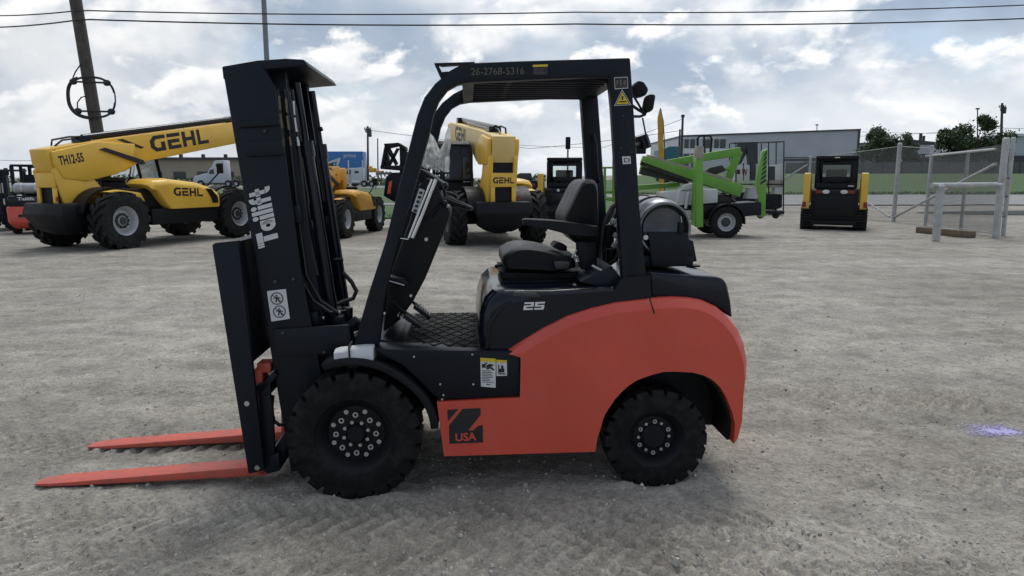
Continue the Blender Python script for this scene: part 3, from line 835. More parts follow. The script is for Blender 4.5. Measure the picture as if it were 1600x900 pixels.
# hoses with brass couplings at the mast
for k, (px0, y0) in enumerate(((438, .27), (449, .29), (461, .31))):
    b = MB(); pth = [P(px0 - 5, 140, y0), P(px0 + 2, 190, y0), P(px0 + 6, 240, y0), P(px0 + 20, 360, y0), P(px0 + 30, 430, y0), P(px0 + 52, 470, y0), P(px0 + 78, 488, y0), P(540, 486, .35)]
    if k == 2: pth = pth[:4] + [P(496, 430, y0)]
    b.tube(pth, .009, 8); o = b.build('hydraulic_hose', M['hose'], fk)
    b = MB()
    for (p0, p1, r) in (((px0 - 3, 150 + 4 * k), (px0 - 1, 172 + 4 * k), .009), ((px0 - 1, 178 + 3 * k), (px0 + 2, 200 + 3 * k), .0105), ((px0 + 3, 214), (px0 + 5, 228), .009)):
        b.cyl(P(*p0, y0 - .003), P(*p1, y0 - .003), r, n=8)
    b.each('hose_coupling', M['brass'] if k < 2 else M['steel'], o)
b = MB(); b.tube([P(535, 425, .5), P(549, 440, .5), P(557, 455, .5), P(552, 466, .5), P(535, 472, .45), P(520, 478, .4), P(500, 470, .35), P(482, 452, .3), P(470, 430, .26)], .012, 8); b.build('hydraulic_hose', M['hose'], fk)
b = MB(); b.tube([P(426, 618, .3), P(424, 640, .3), P(428, 658, .3), P(437, 664, .3), P(446, 662, .3)], .011, 8); b.build('hydraulic_hose', M['hose'], fk)
b = MB(); b.cyl(P(522, 407, .55), P(536, 406, .55), .012); b.cyl(P(497, 203, .55), P(504, 201, .55), .012); b.each('mast_stop', M['black'], fk)
# tilt cylinder, mounts and valve clutter behind the mast
b = MB()
b.tube([P(505, 545, .34), P(560, 500, .34)], .03, 12); b.tube([P(475, 560, .34), P(505, 545, .34)], .018, 12)
b.box(P(528, 505, .42), (.07, .1, .09)); b.box(P(515, 488, .5), (.10, .2, .04)); b.cyl(P(520, 520, .30), P(520, 520, .44), .03); b.cyl(P(543, 480, .5), P(543, 500, .5), .03)
b.build('tilt_cylinder', M['black'], fk, bevel=.004)
b = MB()
for px, py in ((505, 497), (516, 512), (530, 488), (524, 533), (498, 520)): b.ball(P(px, py, .30), .011, 6)
b.each('hose_fitting', M['steel'], fk)

# ---- load backrest, carriage and forks
b = MB(); b.prism(PY([(331, 383), (336, 379.5), (372, 376), (413, 735), (388, 741)], .12), .12, .152)
lb = b.build('load_backrest', M['black'], fk, bevel=.004)
b = MB(); pl = [mast_s(*q, .15) for q in ((336, 381), (389, 375), (407, 556), (352, 566))]
pl2 = [mast_s(*q, .15) for q in ((341, 380), (373, 377), (393.5, 568), (366, 571))]
b.loft([[Mp(s, t, y) for s, t in pl2] for y in (.153, 1.0)]); b.build('backrest_plate', M['black'], fk, bevel=.004)
b = MB(); b.prism(PY([(331, 383), (336, 379.5), (372, 376), (413, 735), (388, 741)], .12), 1.001, 1.03)
b.build('load_backrest', M['black'], fk, bevel=.004)
b = MB()
for px, py in ((386.5, 630), (402.5, 730)):
    q = P(px, py, .12); b.cyl(q + V((0, .01, 0)), q + V((0, -.01, 0)), .0145, n=6)
b.each('bolt', M['steel'], fk)
b = MB()
b.prism(PY([(402, 600), (423, 590), (427, 612), (407, 622)], .2), .17, .98)
b.prism(PY([(417, 712), (438, 704), (440, 732), (419, 738)], .2), .17, .98)
b.prism(PY([(404, 606), (421, 598), (428, 640), (431, 724), (414, 738), (409, 690)], .19), .175, .20)
b.build('fork_carriage', M['black'], fk, bevel=.006)
b = MB()
b.prism(PY([(420, 716), (447, 672), (452, 690), (440, 726)], .22), .21, .23); b.prism(PY([(406, 604), (430, 578), (436, 584), (412, 612)], .2), .17, .24)
b.each('carriage_bracket', M['black'], fk, bevel=.004)
nb = [P(46, 770, .2), P(390, 744, .2)]
fL = nb[1].x - nb[0].x
for y0 in (.20, .72):
    b = MB(); rings = []
    for k, (u, th, ins) in enumerate(((0, .004, .045), (.012, .008, .032), (.04, .012, .018), (.09, .016, .006), (.16, .02, 0), (.55, .034, 0), (1.0, .05, 0), (1.075, .052, 0))):
        x = nb[0].x + fL * u; zb = .006 + (nb[1].z - .006) * u
        rings.append([V((x, y0 + ins, zb)), V((x, y0 + .125 - ins, zb)), V((x, y0 + .125 - ins, zb + th)), V((x, y0 + ins, zb + th))])
    b.loft(rings)
    xh = nb[0].x + fL * 1.03; zh = nb[1].z + .01
    top = P(402, 578, .2)
    b.loft([[V((xh, y0, zh)), V((xh + .045, y0, zh)), V((xh + .045, y0 + .125, zh)), V((xh, y0 + .125, zh))],
            [V((top.x - .02, y0, top.z)), V((top.x + .022, y0, top.z)), V((top.x + .022, y0 + .125, top.z)), V((top.x - .02, y0 + .125, top.z))]])
    b.box(top + V((.03, y0 + .0625 - .2, .005)), (.07, .10, .05))
    b.build('fork', M['redd'], fk, bevel=.004)

# ---- overhead guard
OUT = [(552, 541), (577, 455), (602, 378), (621, 300), (637, 239), (646, 203), (652, 180), (663, 152), (680, 130), (702, 112), (722, 102), (741, 98), (800, 95.5), (985, 90), (991, 180), (1000, 330), (1010, 435), (1016, 468)]
INN = [(972, 468), (973, 435), (966, 330), (958, 200), (953, 121), (915, 120.5), (735, 128.5), (715, 132), (699, 141), (686, 158), (677, 180), (670, 213), (655, 268), (636, 332), (620, 386), (609, 430), (600, 470), (592, 541)]
for y0 in (.09, 1.0):
    b = MB(); b.prism(PY(OUT + INN, .09), y0, y0 + .07)
    g = b.build('overhead_guard_side', M['black'], fk, bevel=.008, ang=25)
q = lambda px, py: P(px, py, .09)
b = MB()
zt = q(800, 95).z
for k in range(9):
    y = .20 + k * .095
    b.bb(q(735, 100).x, q(957, 95).x, y, y + .016, q(800, 124).z + .0, q(800, 124).z + .055)
b.each('roof_bar', M['black'], fk, bevel=.003)
b = MB()
b.prism(PY([(953, 93), (984, 92), (984, 119), (953, 120)], .09), .16, 1.0)
b.prism(PY([(722, 104), (741, 100), (741, 126), (722, 131)], .09), .16, 1.0)
b.prism(PY([(793, 99), (804, 99), (804, 122), (793, 122)], .09), .16, 1.0)
b.each('roof_crossbar', M['black'], fk, bevel=.004)
for y0 in (.16, .985):
    b = MB(); b.prism(PY([(915, 118), (955, 118), (958, 175), (953, 125), (917, 121)], .09), y0, y0 + .012); b.build('guard_gusset', M['black'], fk)
b = MB()
for tri in (((678, 98), (742, 96), (741, 99), (690, 102)), ((678, 98), (684, 99), (694, 120), (689, 123)), ((697, 113.5), (714, 104), (720, 102), (702, 112.5)), ((689, 112), (700, 111), (700, 115), (692, 122))):
    b.prism(PY(tri, .09), .10, .15)
b.build('lamp_bracket', M['black'], fk)
# marks on the guard
gp = .0865
letters('26-2768-5316', M['pencil'], fk, P(736, 117.5, gp), P(819, 116.0, gp), P(736, 106.5, gp), name='handwritten_number')
w1 = decal([(832, 101), (856, 100.3), (856, 117), (832, 117.5)], gp, M['ink'], 'warning_label'); flat('label_header', M['yel'], w1, [[P(a, b_, gp - .0015) for a, b_ in ((832.5, 101.2), (855.8, 100.5), (855.8, 104), (832.5, 104.6))]])
inklines(w1, [(834, 854 - (i % 3) * 3, 106 + i * 2.2, .6) for i in range(5)], gp - .0015, M['pencil'])
w2 = decal([(959.5, 121), (980.5, 120), (981.5, 138), (960.5, 139.5)], gp, M['decal'], 'warning_label')
flat('label_face', M['ink'], w2, [[P(a, b_, gp - .0012) for a, b_ in ((960.5, 122), (979.7, 121), (980.5, 136.8), (961.4, 138))]])
inklines(w2, [(963, 966, 125, 8), (968, 972, 124, 9), (974, 978, 125, 8), (963, 979, 134.4, .8)], gp - .002, M['pencil'])
t0 = [(972, 139.5), (986.5, 164), (959.5, 165.5)]
w3 = flat('warning_triangle', M['decal'], fk, [[P(*p, gp) for p in t0]])
cm = (sum(p[0] for p in t0) / 3, sum(p[1] for p in t0) / 3)
sh = lambda f: [(cm[0] + (p[0] - cm[0]) * f, cm[1] + (p[1] - cm[1]) * f) for p in t0]
flat('triangle_edge', M['ink'], w3, [[P(*p, gp - .0012) for p in sh(.88)]]); flat('triangle_face', M['yel'], w3, [[P(*p, gp - .0022) for p in sh(.74)]])
flat('triangle_mark', M['ink'], w3, [[P(*p, gp - .0032) for p in pl] for pl in ([(971, 150), (974, 150), (973.5, 156), (971.5, 156)], [(967.5, 158), (978.5, 157.6), (979, 159.5), (967, 160)])])
w4 = decal([(972, 244.5), (985, 244), (986, 256), (973, 256.6)], gp - .001, M['decal'], 'small_label')
inklines(w4, [(975, 976.5, 247, 6.5), (982, 983.5, 247, 6.5), (977, 981, 247, 1), (977, 981, 252.5, 1)], gp - .0022)
b = MB()
for px, py in ((973, 181), (970, 232), (986, 238)): b.cyl(P(px, py, .095), P(px, py, .095) + V((0, -.011, 0)), .005, n=8)
b.each('bolt', M['darkgrey'], fk)

# ---- steering column, dash, wheel
b = MB()
b.prism(PY([(598, 520), (608, 432), (640, 345), (652, 292), (664, 276), (682, 282), (690, 305), (700, 322), (704, 336), (694, 362), (664, 436), (645, 472), (625, 500)], .36), .36, .84)
b.build('dash_cowl', M['plastic'], fk, bevel=.018)
b = MB(); b.prism(PY([(640, 262), (660, 264), (690, 284), (695, 297), (676, 290), (655, 286)], .38), .38, .78); b.build('dash_top', M['plastic'], fk, bevel=.012)
b = MB(); b.tube([P(681, 280, .30), P(664, 325, .30), P(645, 372, .30)], .0095, 10); b.tube([P(675, 280, .30), P(657, 325, .30), P(639, 372, .30)], .0065, 10)
b.each('grab_rail', M['chrome'], fk)
b = MB(); b.tube([P(634, 316, .22), P(618, 372, .22), P(638, 374, .22)], .003, 6); b.tube([P(619, 384, .22), P(607, 424, .22)], .003, 6); b.tube([P(604, 438, .24), P(632, 446, .24)], .004, 6); b.each('trim_edge', M['steel'], fk)
b = MB(); b.prism(PY([(606, 430), (632, 434), (640, 445), (600, 441)], .3), .26, .36); b.build('storage_tray', M['plastic'], fk, bevel=.005)
fw_ = flat('instruction_label', M['decal'], fk, [[P(a, b_, .343) for a, b_ in ((655, 294), (664, 297), (652, 334), (643, 330))]])
inklines(fw_, [(655 - i * 2.2, 660 - i * 2.2, 299 + i * 7, 4) for i in range(5)], .341)
b = MB(); b.prism(PY([(652, 290), (668, 295), (654, 338), (640, 332)], .345), .346, .358); b.build('label_backing', M['plastic'], fk)
sw0, sw1 = P(658, 297, .55), P(736, 325.5, .55)
sc = (sw0 + sw1) / 2; su = (sw1 - sw0).normalized(); Rw = (sw1 - sw0).length / 2
b = MB(); pth = [sc + su * (Rw * cos(2 * pi * k / 40)) + V((0, 1, 0)) * (Rw * sin(2 * pi * k / 40)) for k in range(40)]
rings = []
nrm = su.cross(V((0, 1, 0)))
for k, p in enumerate(pth):
    d = (p - sc).normalized(); rings.append([p + d * (.013 * cos(2 * pi * j / 8)) + nrm * (.013 * sin(2 * pi * j / 8)) for j in range(8)])
b.loft(rings + [rings[0]], caps=False)
dn = nrm if nrm.z < 0 else -nrm
for a in (.5, 2.6, 4.7): b.tube([sc + dn * .03, sc + su * (Rw * cos(a)) + V((0, Rw * sin(a), 0))], .009, 6)
b.cyl(sc + dn * .05, sc - dn * .005, .035)
sw = b.build('steering_wheel', M['plastic'], fk)
b = MB(); kp = P(693, 290, .45); b.ball(kp, .026, 8, (1, 1, .9)); b.cyl(kp, kp + V((0.01, 0, -.06)), .01); b.build('spinner_knob', M['gloss'], sw)
b = MB(); b.tube([sc + dn * .04, sc + dn * .32], .03, 12); b.build('steering_column', M['plastic'], fk)
b = MB(); b.tube([P(664, 345, .34), P(682, 325, .34), P(694, 318, .34)], .006, 8); b.ball(P(694, 317, .34), .017, 8); b.tube([P(676, 340, .36), P(689, 322, .36)], .005, 8); b.build('control_lever', M['gloss'], fk)
b = MB(); q_ = P(700, 322, .35); b.ball(q_, .012, 6); b.cyl(P(666, 374, .355), P(666, 374, .345), .010); b.cyl(P(642, 462, .355), P(642, 462, .345), .008); b.each('bolt', M['nut'], fk)
# floor with rubber mat and pedals
fz = P(690, 545, .10).z
x0, x1 = P(588, 545, .10).x, P(752, 545, .10).x
b = MB(); b.bb(x0, x1, .09, 1.07, fz - .05, fz); b.build('floor_plate', M['black'], fk, bevel=.006)
b = MB(); xm0, xm1 = P(628, 545, .12).x, P(747, 545, .12).x
b.bb(xm0, xm1, .12, 1.04, fz + .001, fz + .006)
n_ = 9
for i in range(-9, 12):
    for sg_ in (-1, 1):
        xa, ya = xm0 + (xm1 - xm0) * i / 5, .125; L_ = .9
        pts = []
        for k in range(40):
            t = k / 39; xx = xa + sg_ * L_ * .55 * t + (0 if sg_ > 0 else .25); yy = ya + L_ * t
            if xm0 + .01 < xx < xm1 - .01: pts.append(V((xx, yy, fz + .007)))
        if len(pts) > 3: b.beam(pts[0], pts[-1], .012, .008)
b.build('floor_mat', M['rubber2'], fk)
b = MB()
for px, py, y in ((660, 486, .42), (645, 500, .30)):
    c_ = P(px, py, y); b.box(c_, (.11, .10, .02), Matrix.Rotation(radians(38), 3, 'Y')); b.tube([c_, c_ + V((-.10, 0, .10))], .009, 6)
b.build('pedal', M['plastic'], fk, bevel=.004)
for px, py, y in ((632, 494, .30), (665, 481, .42)):
    c_ = P(px, py, y); b = MB()
    for k in range(5): b.box(c_ + V((k * .013 - .03, 0, .012 - k * .010)), (.006, .08, .008))
    b.build('pedal_grip', M['nut'], fk)

# ---- hood (engine cover)
HD = [(750, 549), (746, 520), (749, 492), (757, 468), (770, 455), (785, 453), (860, 452), (959, 446), (972, 434), (1016, 430), (1018, 467), (962, 474), (924, 484), (887, 496), (849, 515), (811, 538), (785, 556)]
Hs = PY(HD, .075)
def hood_ring(y, dx, dz):
    r = []
    for i, (x, z) in enumerate(Hs):
        f = 1 if i in (0, 1, 2, 3, 4) else (.5 if i == 5 else 0); g_ = 1 if 3 <= i <= 7 else 0
        r.append(V((x + dx * f, y, z - dz * g_)))
    return r
b = MB(); b.loft([hood_ring(.075, .055, .03), hood_ring(.088, .034, .014), hood_ring(.11, .014, .004), hood_ring(.16, 0, 0), hood_ring(1.0, 0, 0), hood_ring(1.05, .014, .004), hood_ring(1.072, .034, .014), hood_ring(1.085, .055, .03)])
b.build('engine_hood', M['gloss'], fk, ang=30)
b = MB()   # raised side facet of the hood
b.prism(PY([(757, 546), (762, 505), (782, 478), (800, 470), (800, 474), (785, 482), (769, 508), (764, 545)], .06), .060, .08); b.build('hood_crease', M['gloss'], fk, bevel=.006)
D25 = [[(0, .78), (1, .78), (1, 1), (0, 1)], [(.72, .6), (1, .6), (1, .78), (.72, .78)], [(0, .4), (1, .4), (1, .6), (0, .6)], [(0, .22), (.28, .22), (.28, .4), (0, .4)], [(0, 0), (1, 0), (1, .22), (0, .22)]]
D55 = [[(1 - x, y) for x, y in pl] for pl in D25]; v25, f25 = [], []
for pls, o0 in ((D25, 0), (D55, .53)):
    for pl in pls:
        f25.append(tuple(range(len(v25), len(v25) + 4))); v25 += [(o0 + x * .47 + .05 * y, y) for x, y in pl]
letters('25', M['white'], fk, P(817.5, 484.5, .0705), P(849.5, 483.5, .0705), P(818, 472.5, .0705), geo=(v25, f25), name='model_number')
b = MB(); b.prism(PY([(802, 456), (838, 458), (846, 464), (800, 463)], .072), .066, .09); b.build('hood_latch', M['darkgrey'], fk, bevel=.004)
decal([(807, 446.5), (831, 446), (831, 451.5), (807.5, 452)], .30, M['nut'], 'seat_label')
# rear cover with glossy top
RC = [(1015, 467), (1013, 424), (1118, 432), (1128, 434), (1135, 442), (1141, 470), (1144, 497), (1121, 482), (1098, 471), (1060, 467)]
Rs = PY(RC, .12)
b = MB(); b.prism([(x, z) for x, z in Rs], .105, 1.055); b.build('rear_cover', M['gloss'], fk, bevel=.028, seg=4, bang=20)
b = MB(); c_ = FL.pz(1083, 416, P(1100, 432, .105).z); b.cyl(c_ + V((0, 0, -.002)), c_ + V((0, 0, .008)), .04, n=24); b.build('filler_cap', M['plastic'], fk)
b = MB(); b.prism(PY([(905, 441), (955, 414), (972, 436), (965, 447), (940, 449)], .12), .12, .5); b.build('rear_shelf', M['black'], fk, bevel=.01)
b = MB(); b.tube([P(925, 415, .13), P(950, 428, .13), P(974, 443, .13)], .006, 8); b.build('edge_strip', M['nut'], fk)

# ---- seat
Z7b = lambda a, c: (660 + a / 3.077, 240 + c / 3.077)
def zp(pts, y): return PY([Z7b(*p) for p in pts], y)
def cushion(name, pts, y0, y1, m, rnd=.03, puff=.0):
    a = zp(pts, y0); n = len(a); cxm = sum(p[0] for p in a) / n; czm = sum(p[1] for p in a) / n
    b = MB(); rings = []
    W_ = y1 - y0
    for k, (d, s) in enumerate(((0, .86), (.25, .93), (.6, .985), (1, 1))):
        rings.append([V((cxm + (x - cxm) * s, y0 + rnd * d, czm + (z - czm) * s)) for x, z in a])
    rings2 = [[V((p.x, y0 + y1 - p.y, p.z)) for p in r] for r in rings[::-1]]
    b.loft(rings + rings2); return b.build(name, m, fk, ang=42)
cushion('seat_cushion', [(384, 512), (392, 490), (430, 466), (470, 456), (520, 456), (580, 464), (640, 480), (690, 492), (745, 500), (742, 552), (640, 572), (500, 564), (402, 560), (386, 538)], .32, .86, M['vinyl'], .045)
cushion('seat_suspension', [(372, 566), (500, 570), (640, 574), (812, 566), (824, 600), (828, 626), (745, 655), (560, 664), (398, 664), (394, 628), (376, 600)], .36, .82, M['plastic'], .02)
b = MB()
for k in range(3):
    pl = zp([(380 + k * 6, 590 + k * 22), (820, 586 + k * 18), (824, 596 + k * 18), (384 + k * 6, 602 + k * 22)], .345); b.prism(pl, .345, .835)
b.each('bellows_fold', M['rubber'], fk, bevel=.005)
cushion('seat_backrest', [(686, 305), (702, 268), (722, 228), (742, 186), (757, 158), (772, 138), (792, 126), (815, 123), (835, 132), (846, 150), (850, 180), (853, 330), (846, 470), (800, 470), (740, 430), (705, 395), (688, 345)], .35, .83, M['vinyl'], .05)
for yA, yB in ((.30, .345), (.835, .88)):
    cushion('seat_side_cover', [(742, 425), (760, 418), (828, 426), (838, 445), (842, 520), (836, 556), (800, 566), (764, 556), (742, 500)], yA, yB, M['plastic'], .012)
    cushion('armrest', [(482, 318), (500, 314), (600, 318), (690, 326), (790, 338), (846, 350), (853, 370), (848, 405), (800, 404), (720, 396), (664, 380), (600, 364), (520, 350), (488, 340)], yA - .03, yB + .01, M['vinyl'], .018)
b = MB(); b.prism(zp([(632, 520), (706, 518), (712, 530), (704, 554), (644, 560), (634, 540)], .295), .296, .32); b.build('seat_lever_plate', M['darkgrey'], fk, bevel=.006)
b = MB(); b.tube([P(*Z7b(720, 500), .29), P(*Z7b(742, 462), .29)], .006, 6); b.tube([P(*Z7b(730, 500), .288), P(*Z7b(744, 492), .288), P(*Z7b(752, 520), .288), P(*Z7b(738, 522), .288), P(*Z7b(730, 500), .288)], .004, 6); b.build('recline_lever', M['nut'], fk)
b = MB(); b.prism(zp([(620, 445), (640, 422), (690, 440), (690, 466), (655, 462)], .5), .45, .60); b.build('seat_belt_buckle', M['plastic'], fk, bevel=.006)
b = MB(); b.tube([P(*Z7b(356, 542), .5), P(*Z7b(390, 536), .5)], .008, 8); b.ball(P(*Z7b(357, 542), .5), .012, 6); b.build('seat_slide_lever', M['plastic'], fk)

# ---- gas tank across the counterweight, its cradle and hose
tc_ = P(1036, 357, .24); RT = .158
b = MB(); b.lathe([(.0005, .030), (.07, .022), (.112, .005), (.135, -.0 + .02), (.150, .045), (RT, .08), (RT, .20), (RT + .003, .21), (RT, .22), (RT, .52), (RT + .003, .53), (RT, .54), (RT, .64), (.150, .68), (.12, .71), (.06, .73), (.0005, .735)], o=(tc_.x, tc_.y, tc_.z), n=56)
tank = b.build('gas_tank', M['alu'], fk, ang=50)
b = MB(); b.lathe([(.128, .028), (.128, -.035), (.136, -.038), (.141, -.035), (.141, .03)], o=(tc_.x, tc_.y, tc_.z), n=56); b.build('foot_ring', M['alu'], tank)
b = MB(); b.lathe([(.0005, .026), (.07, .018), (.108, .0)], o=(tc_.x, tc_.y - .004, tc_.z), n=48); b.build('tank_end', M['tankend'], tank)
b = MB()
for yy in (.16, .48): b.lathe([(RT + .002, yy), (RT + .008, yy), (RT + .008, yy + .035), (RT + .002, yy + .035)], o=(tc_.x, tc_.y, tc_.z), n=48)
b.each('tank_strap', M['black'], fk)
b = MB(); b.prism(PY([(1012, 362), (1074, 363), (1076, 372), (1074, 412), (1060, 416), (1018, 416)], .20), .19, .225)
b.prism(PY([(1005, 400), (1084, 400), (1084, 416), (1005, 418)], .22), .226, .95)
b.prism(PY([(1066, 370), (1082, 376), (1088, 408), (1070, 410)], .25), .235, .30)
b.build('tank_cradle', M['black'], fk, bevel=.005)
b = MB(); b.cyl(P(1009, 371, .18), P(1009, 371, .21), .013); b.tube([P(1066, 356, .18), P(1064, 338, .18)], .003, 6); b.build('cradle_pin', M['steel'], fk)
b = MB(); b.box(P(1063, 356, .19), (.025, .03, .06)); b.each('cradle_latch', M['plastic'], fk, bevel=.004)
b = MB(); b.tube([P(974, 310, .62), P(955, 325, .60), P(943, 350, .55), P(938, 385, .5), (P(939, 408, .45)), P(948, 416, .42), P(962, 406, .4), P(972, 385, .4)], .0125, 10)
b.tube([P(985, 300, .7), P(962, 318, .68), P(948, 350, .62), P(944, 390, .6), P(942, 420, .6)], .010, 10); b.build('gas_hose', M['hose'], fk)
b = MB(); b.box(P(951, 372, .60), (.05, .08, .16)); b.cyl(P(955, 388, .5), P(955, 410, .5), .03); b.cyl(P(955, 350, .58), P(958, 362, .58), .022)
b.build('gas_regulator', M['plastic'], fk, bevel=.006)
b = MB()
for px, py in ((958, 346), (964, 352), (962, 368), (966, 378), (959, 384)): b.box(P(px, py, .5), (.03, .03, .03), Matrix.Rotation(.5, 3, 'Y'))
b.each('valve_fitting', M['nut'], fk, bevel=.004)

# ---- mirrors and lamp at the rear of the guard
b = MB(); b.prism(PY([(986, 137), (996, 126), (1005, 128), (1013, 140), (1008, 150), (994, 153), (988, 148)], .30), .28, .36); mA_ = b.build('mirror', M['plastic'], fk, bevel=.012)
b = MB(); b.prism(PY([(1008, 152), (1014, 147), (1024, 148), (1020, 172), (1012, 177), (1004, 172)], .26), .24, .30); b.build('mirror', M['plastic'], fk, bevel=.012)
b = MB(); b.tube([P(988, 165, .20), P(998, 172, .24), P(1008, 178, .27), P(1011, 172, .27)], .008, 8); b.tube([P(988, 182, .20), P(1000, 182, .24), P(1008, 179, .27)], .007, 8); b.tube([P(990, 150, .22), P(996, 160, .25), P(1004, 174, .26)], .006, 8); b.build('mirror_arm', M['black'], fk)
b = MB(); b.tube([P(1004, 184, .3), P(1008, 205, .3), P(1014, 228, .3)], .0045, 6); b.build('antenna', M['hose'], fk)
b = MB(); c_ = P(1003, 223, .34); Rz = Matrix.Rotation(radians(-20), 3, 'Y') @ Matrix.Rotation(radians(25), 3, 'Z'); b.box(c_, (.05, .075, .075), Rz); b.tube([c_, P(990, 228, .2)], .01, 6)
wl = b.build('work_lamp', M['black'], fk, bevel=.005)
b = MB(); b.box(c_ + Rz @ V((.027, 0, 0)), (.006, .062, .062), Rz); b.build('lens', M['lens'], wl)
b = MB(); b.box(P(1001, 236, .32), (.05, .04, .03)); b.build('lamp_mount', M['plastic'], fk, bevel=.004)
# far guard post: hand grip
b = MB(); b.tube([P(927, 210, .98), P(931, 225, .95), P(933, 270, .95), P(936, 285, .98)], .010, 8); b.build('grab_handle', M['black'], fk)

# ---- plastic bag hanging in the guard
BAG0 = [(705, 197), (700, 199), (692, 226), (687, 232), (679, 213), (673, 207), (670, 208)]
b = MB(); nu, nv = 26, 24; grid = []
top = [(671, 207), (678, 213), (684, 228), (688, 233), (693, 224), (699, 201), (705, 196)]
bot = [(657, 258), (664, 263), (672, 264), (680, 267), (688, 266), (696, 269), (702, 268)]
def lerp_(pl, t):
    t *= len(pl) - 1; i = min(int(t), len(pl) - 2); f = t - i; return (pl[i][0] + (pl[i + 1][0] - pl[i][0]) * f, pl[i][1] + (pl[i + 1][1] - pl[i][1]) * f)
rows = []
for j in range(nv + 1):
    row = []
    for i in range(nu + 1):
        u, v = i / nu, j / nv; a, c = lerp_(top, u), lerp_(bot, u)
        px = a[0] + (c[0] - a[0]) * v + 2.2 * noise.noise(V((u * 3, v * 4, 1))); py = a[1] + (c[1] - a[1]) * v + 1.5 * noise.noise(V((u * 5, v * 2, 6)))
        y = .62 + .07 * noise.noise(V((u * 4.5, v * 2.2, 2))) + .05 * noise.noise(V((u * 10, v * 6, 2))) + .06 * sin(v * pi)
        row.append(b.bm.verts.new(FL.R @ P(px, py, y) + FL.loc))
    rows.append(row)
for j in range(nv):
    for i in range(nu): b.face([rows[j][i], rows[j][i + 1], rows[j + 1][i + 1], rows[j + 1][i]])
bag = b.build('plastic_bag', M['film'], ang=60)
so_ = bag.modifiers.new('thickness', 'SOLIDIFY'); so_.thickness = .0015
tag(bag, 'crumpled translucent plastic bag hanging from the front post of the foreground forklift', 'bag')
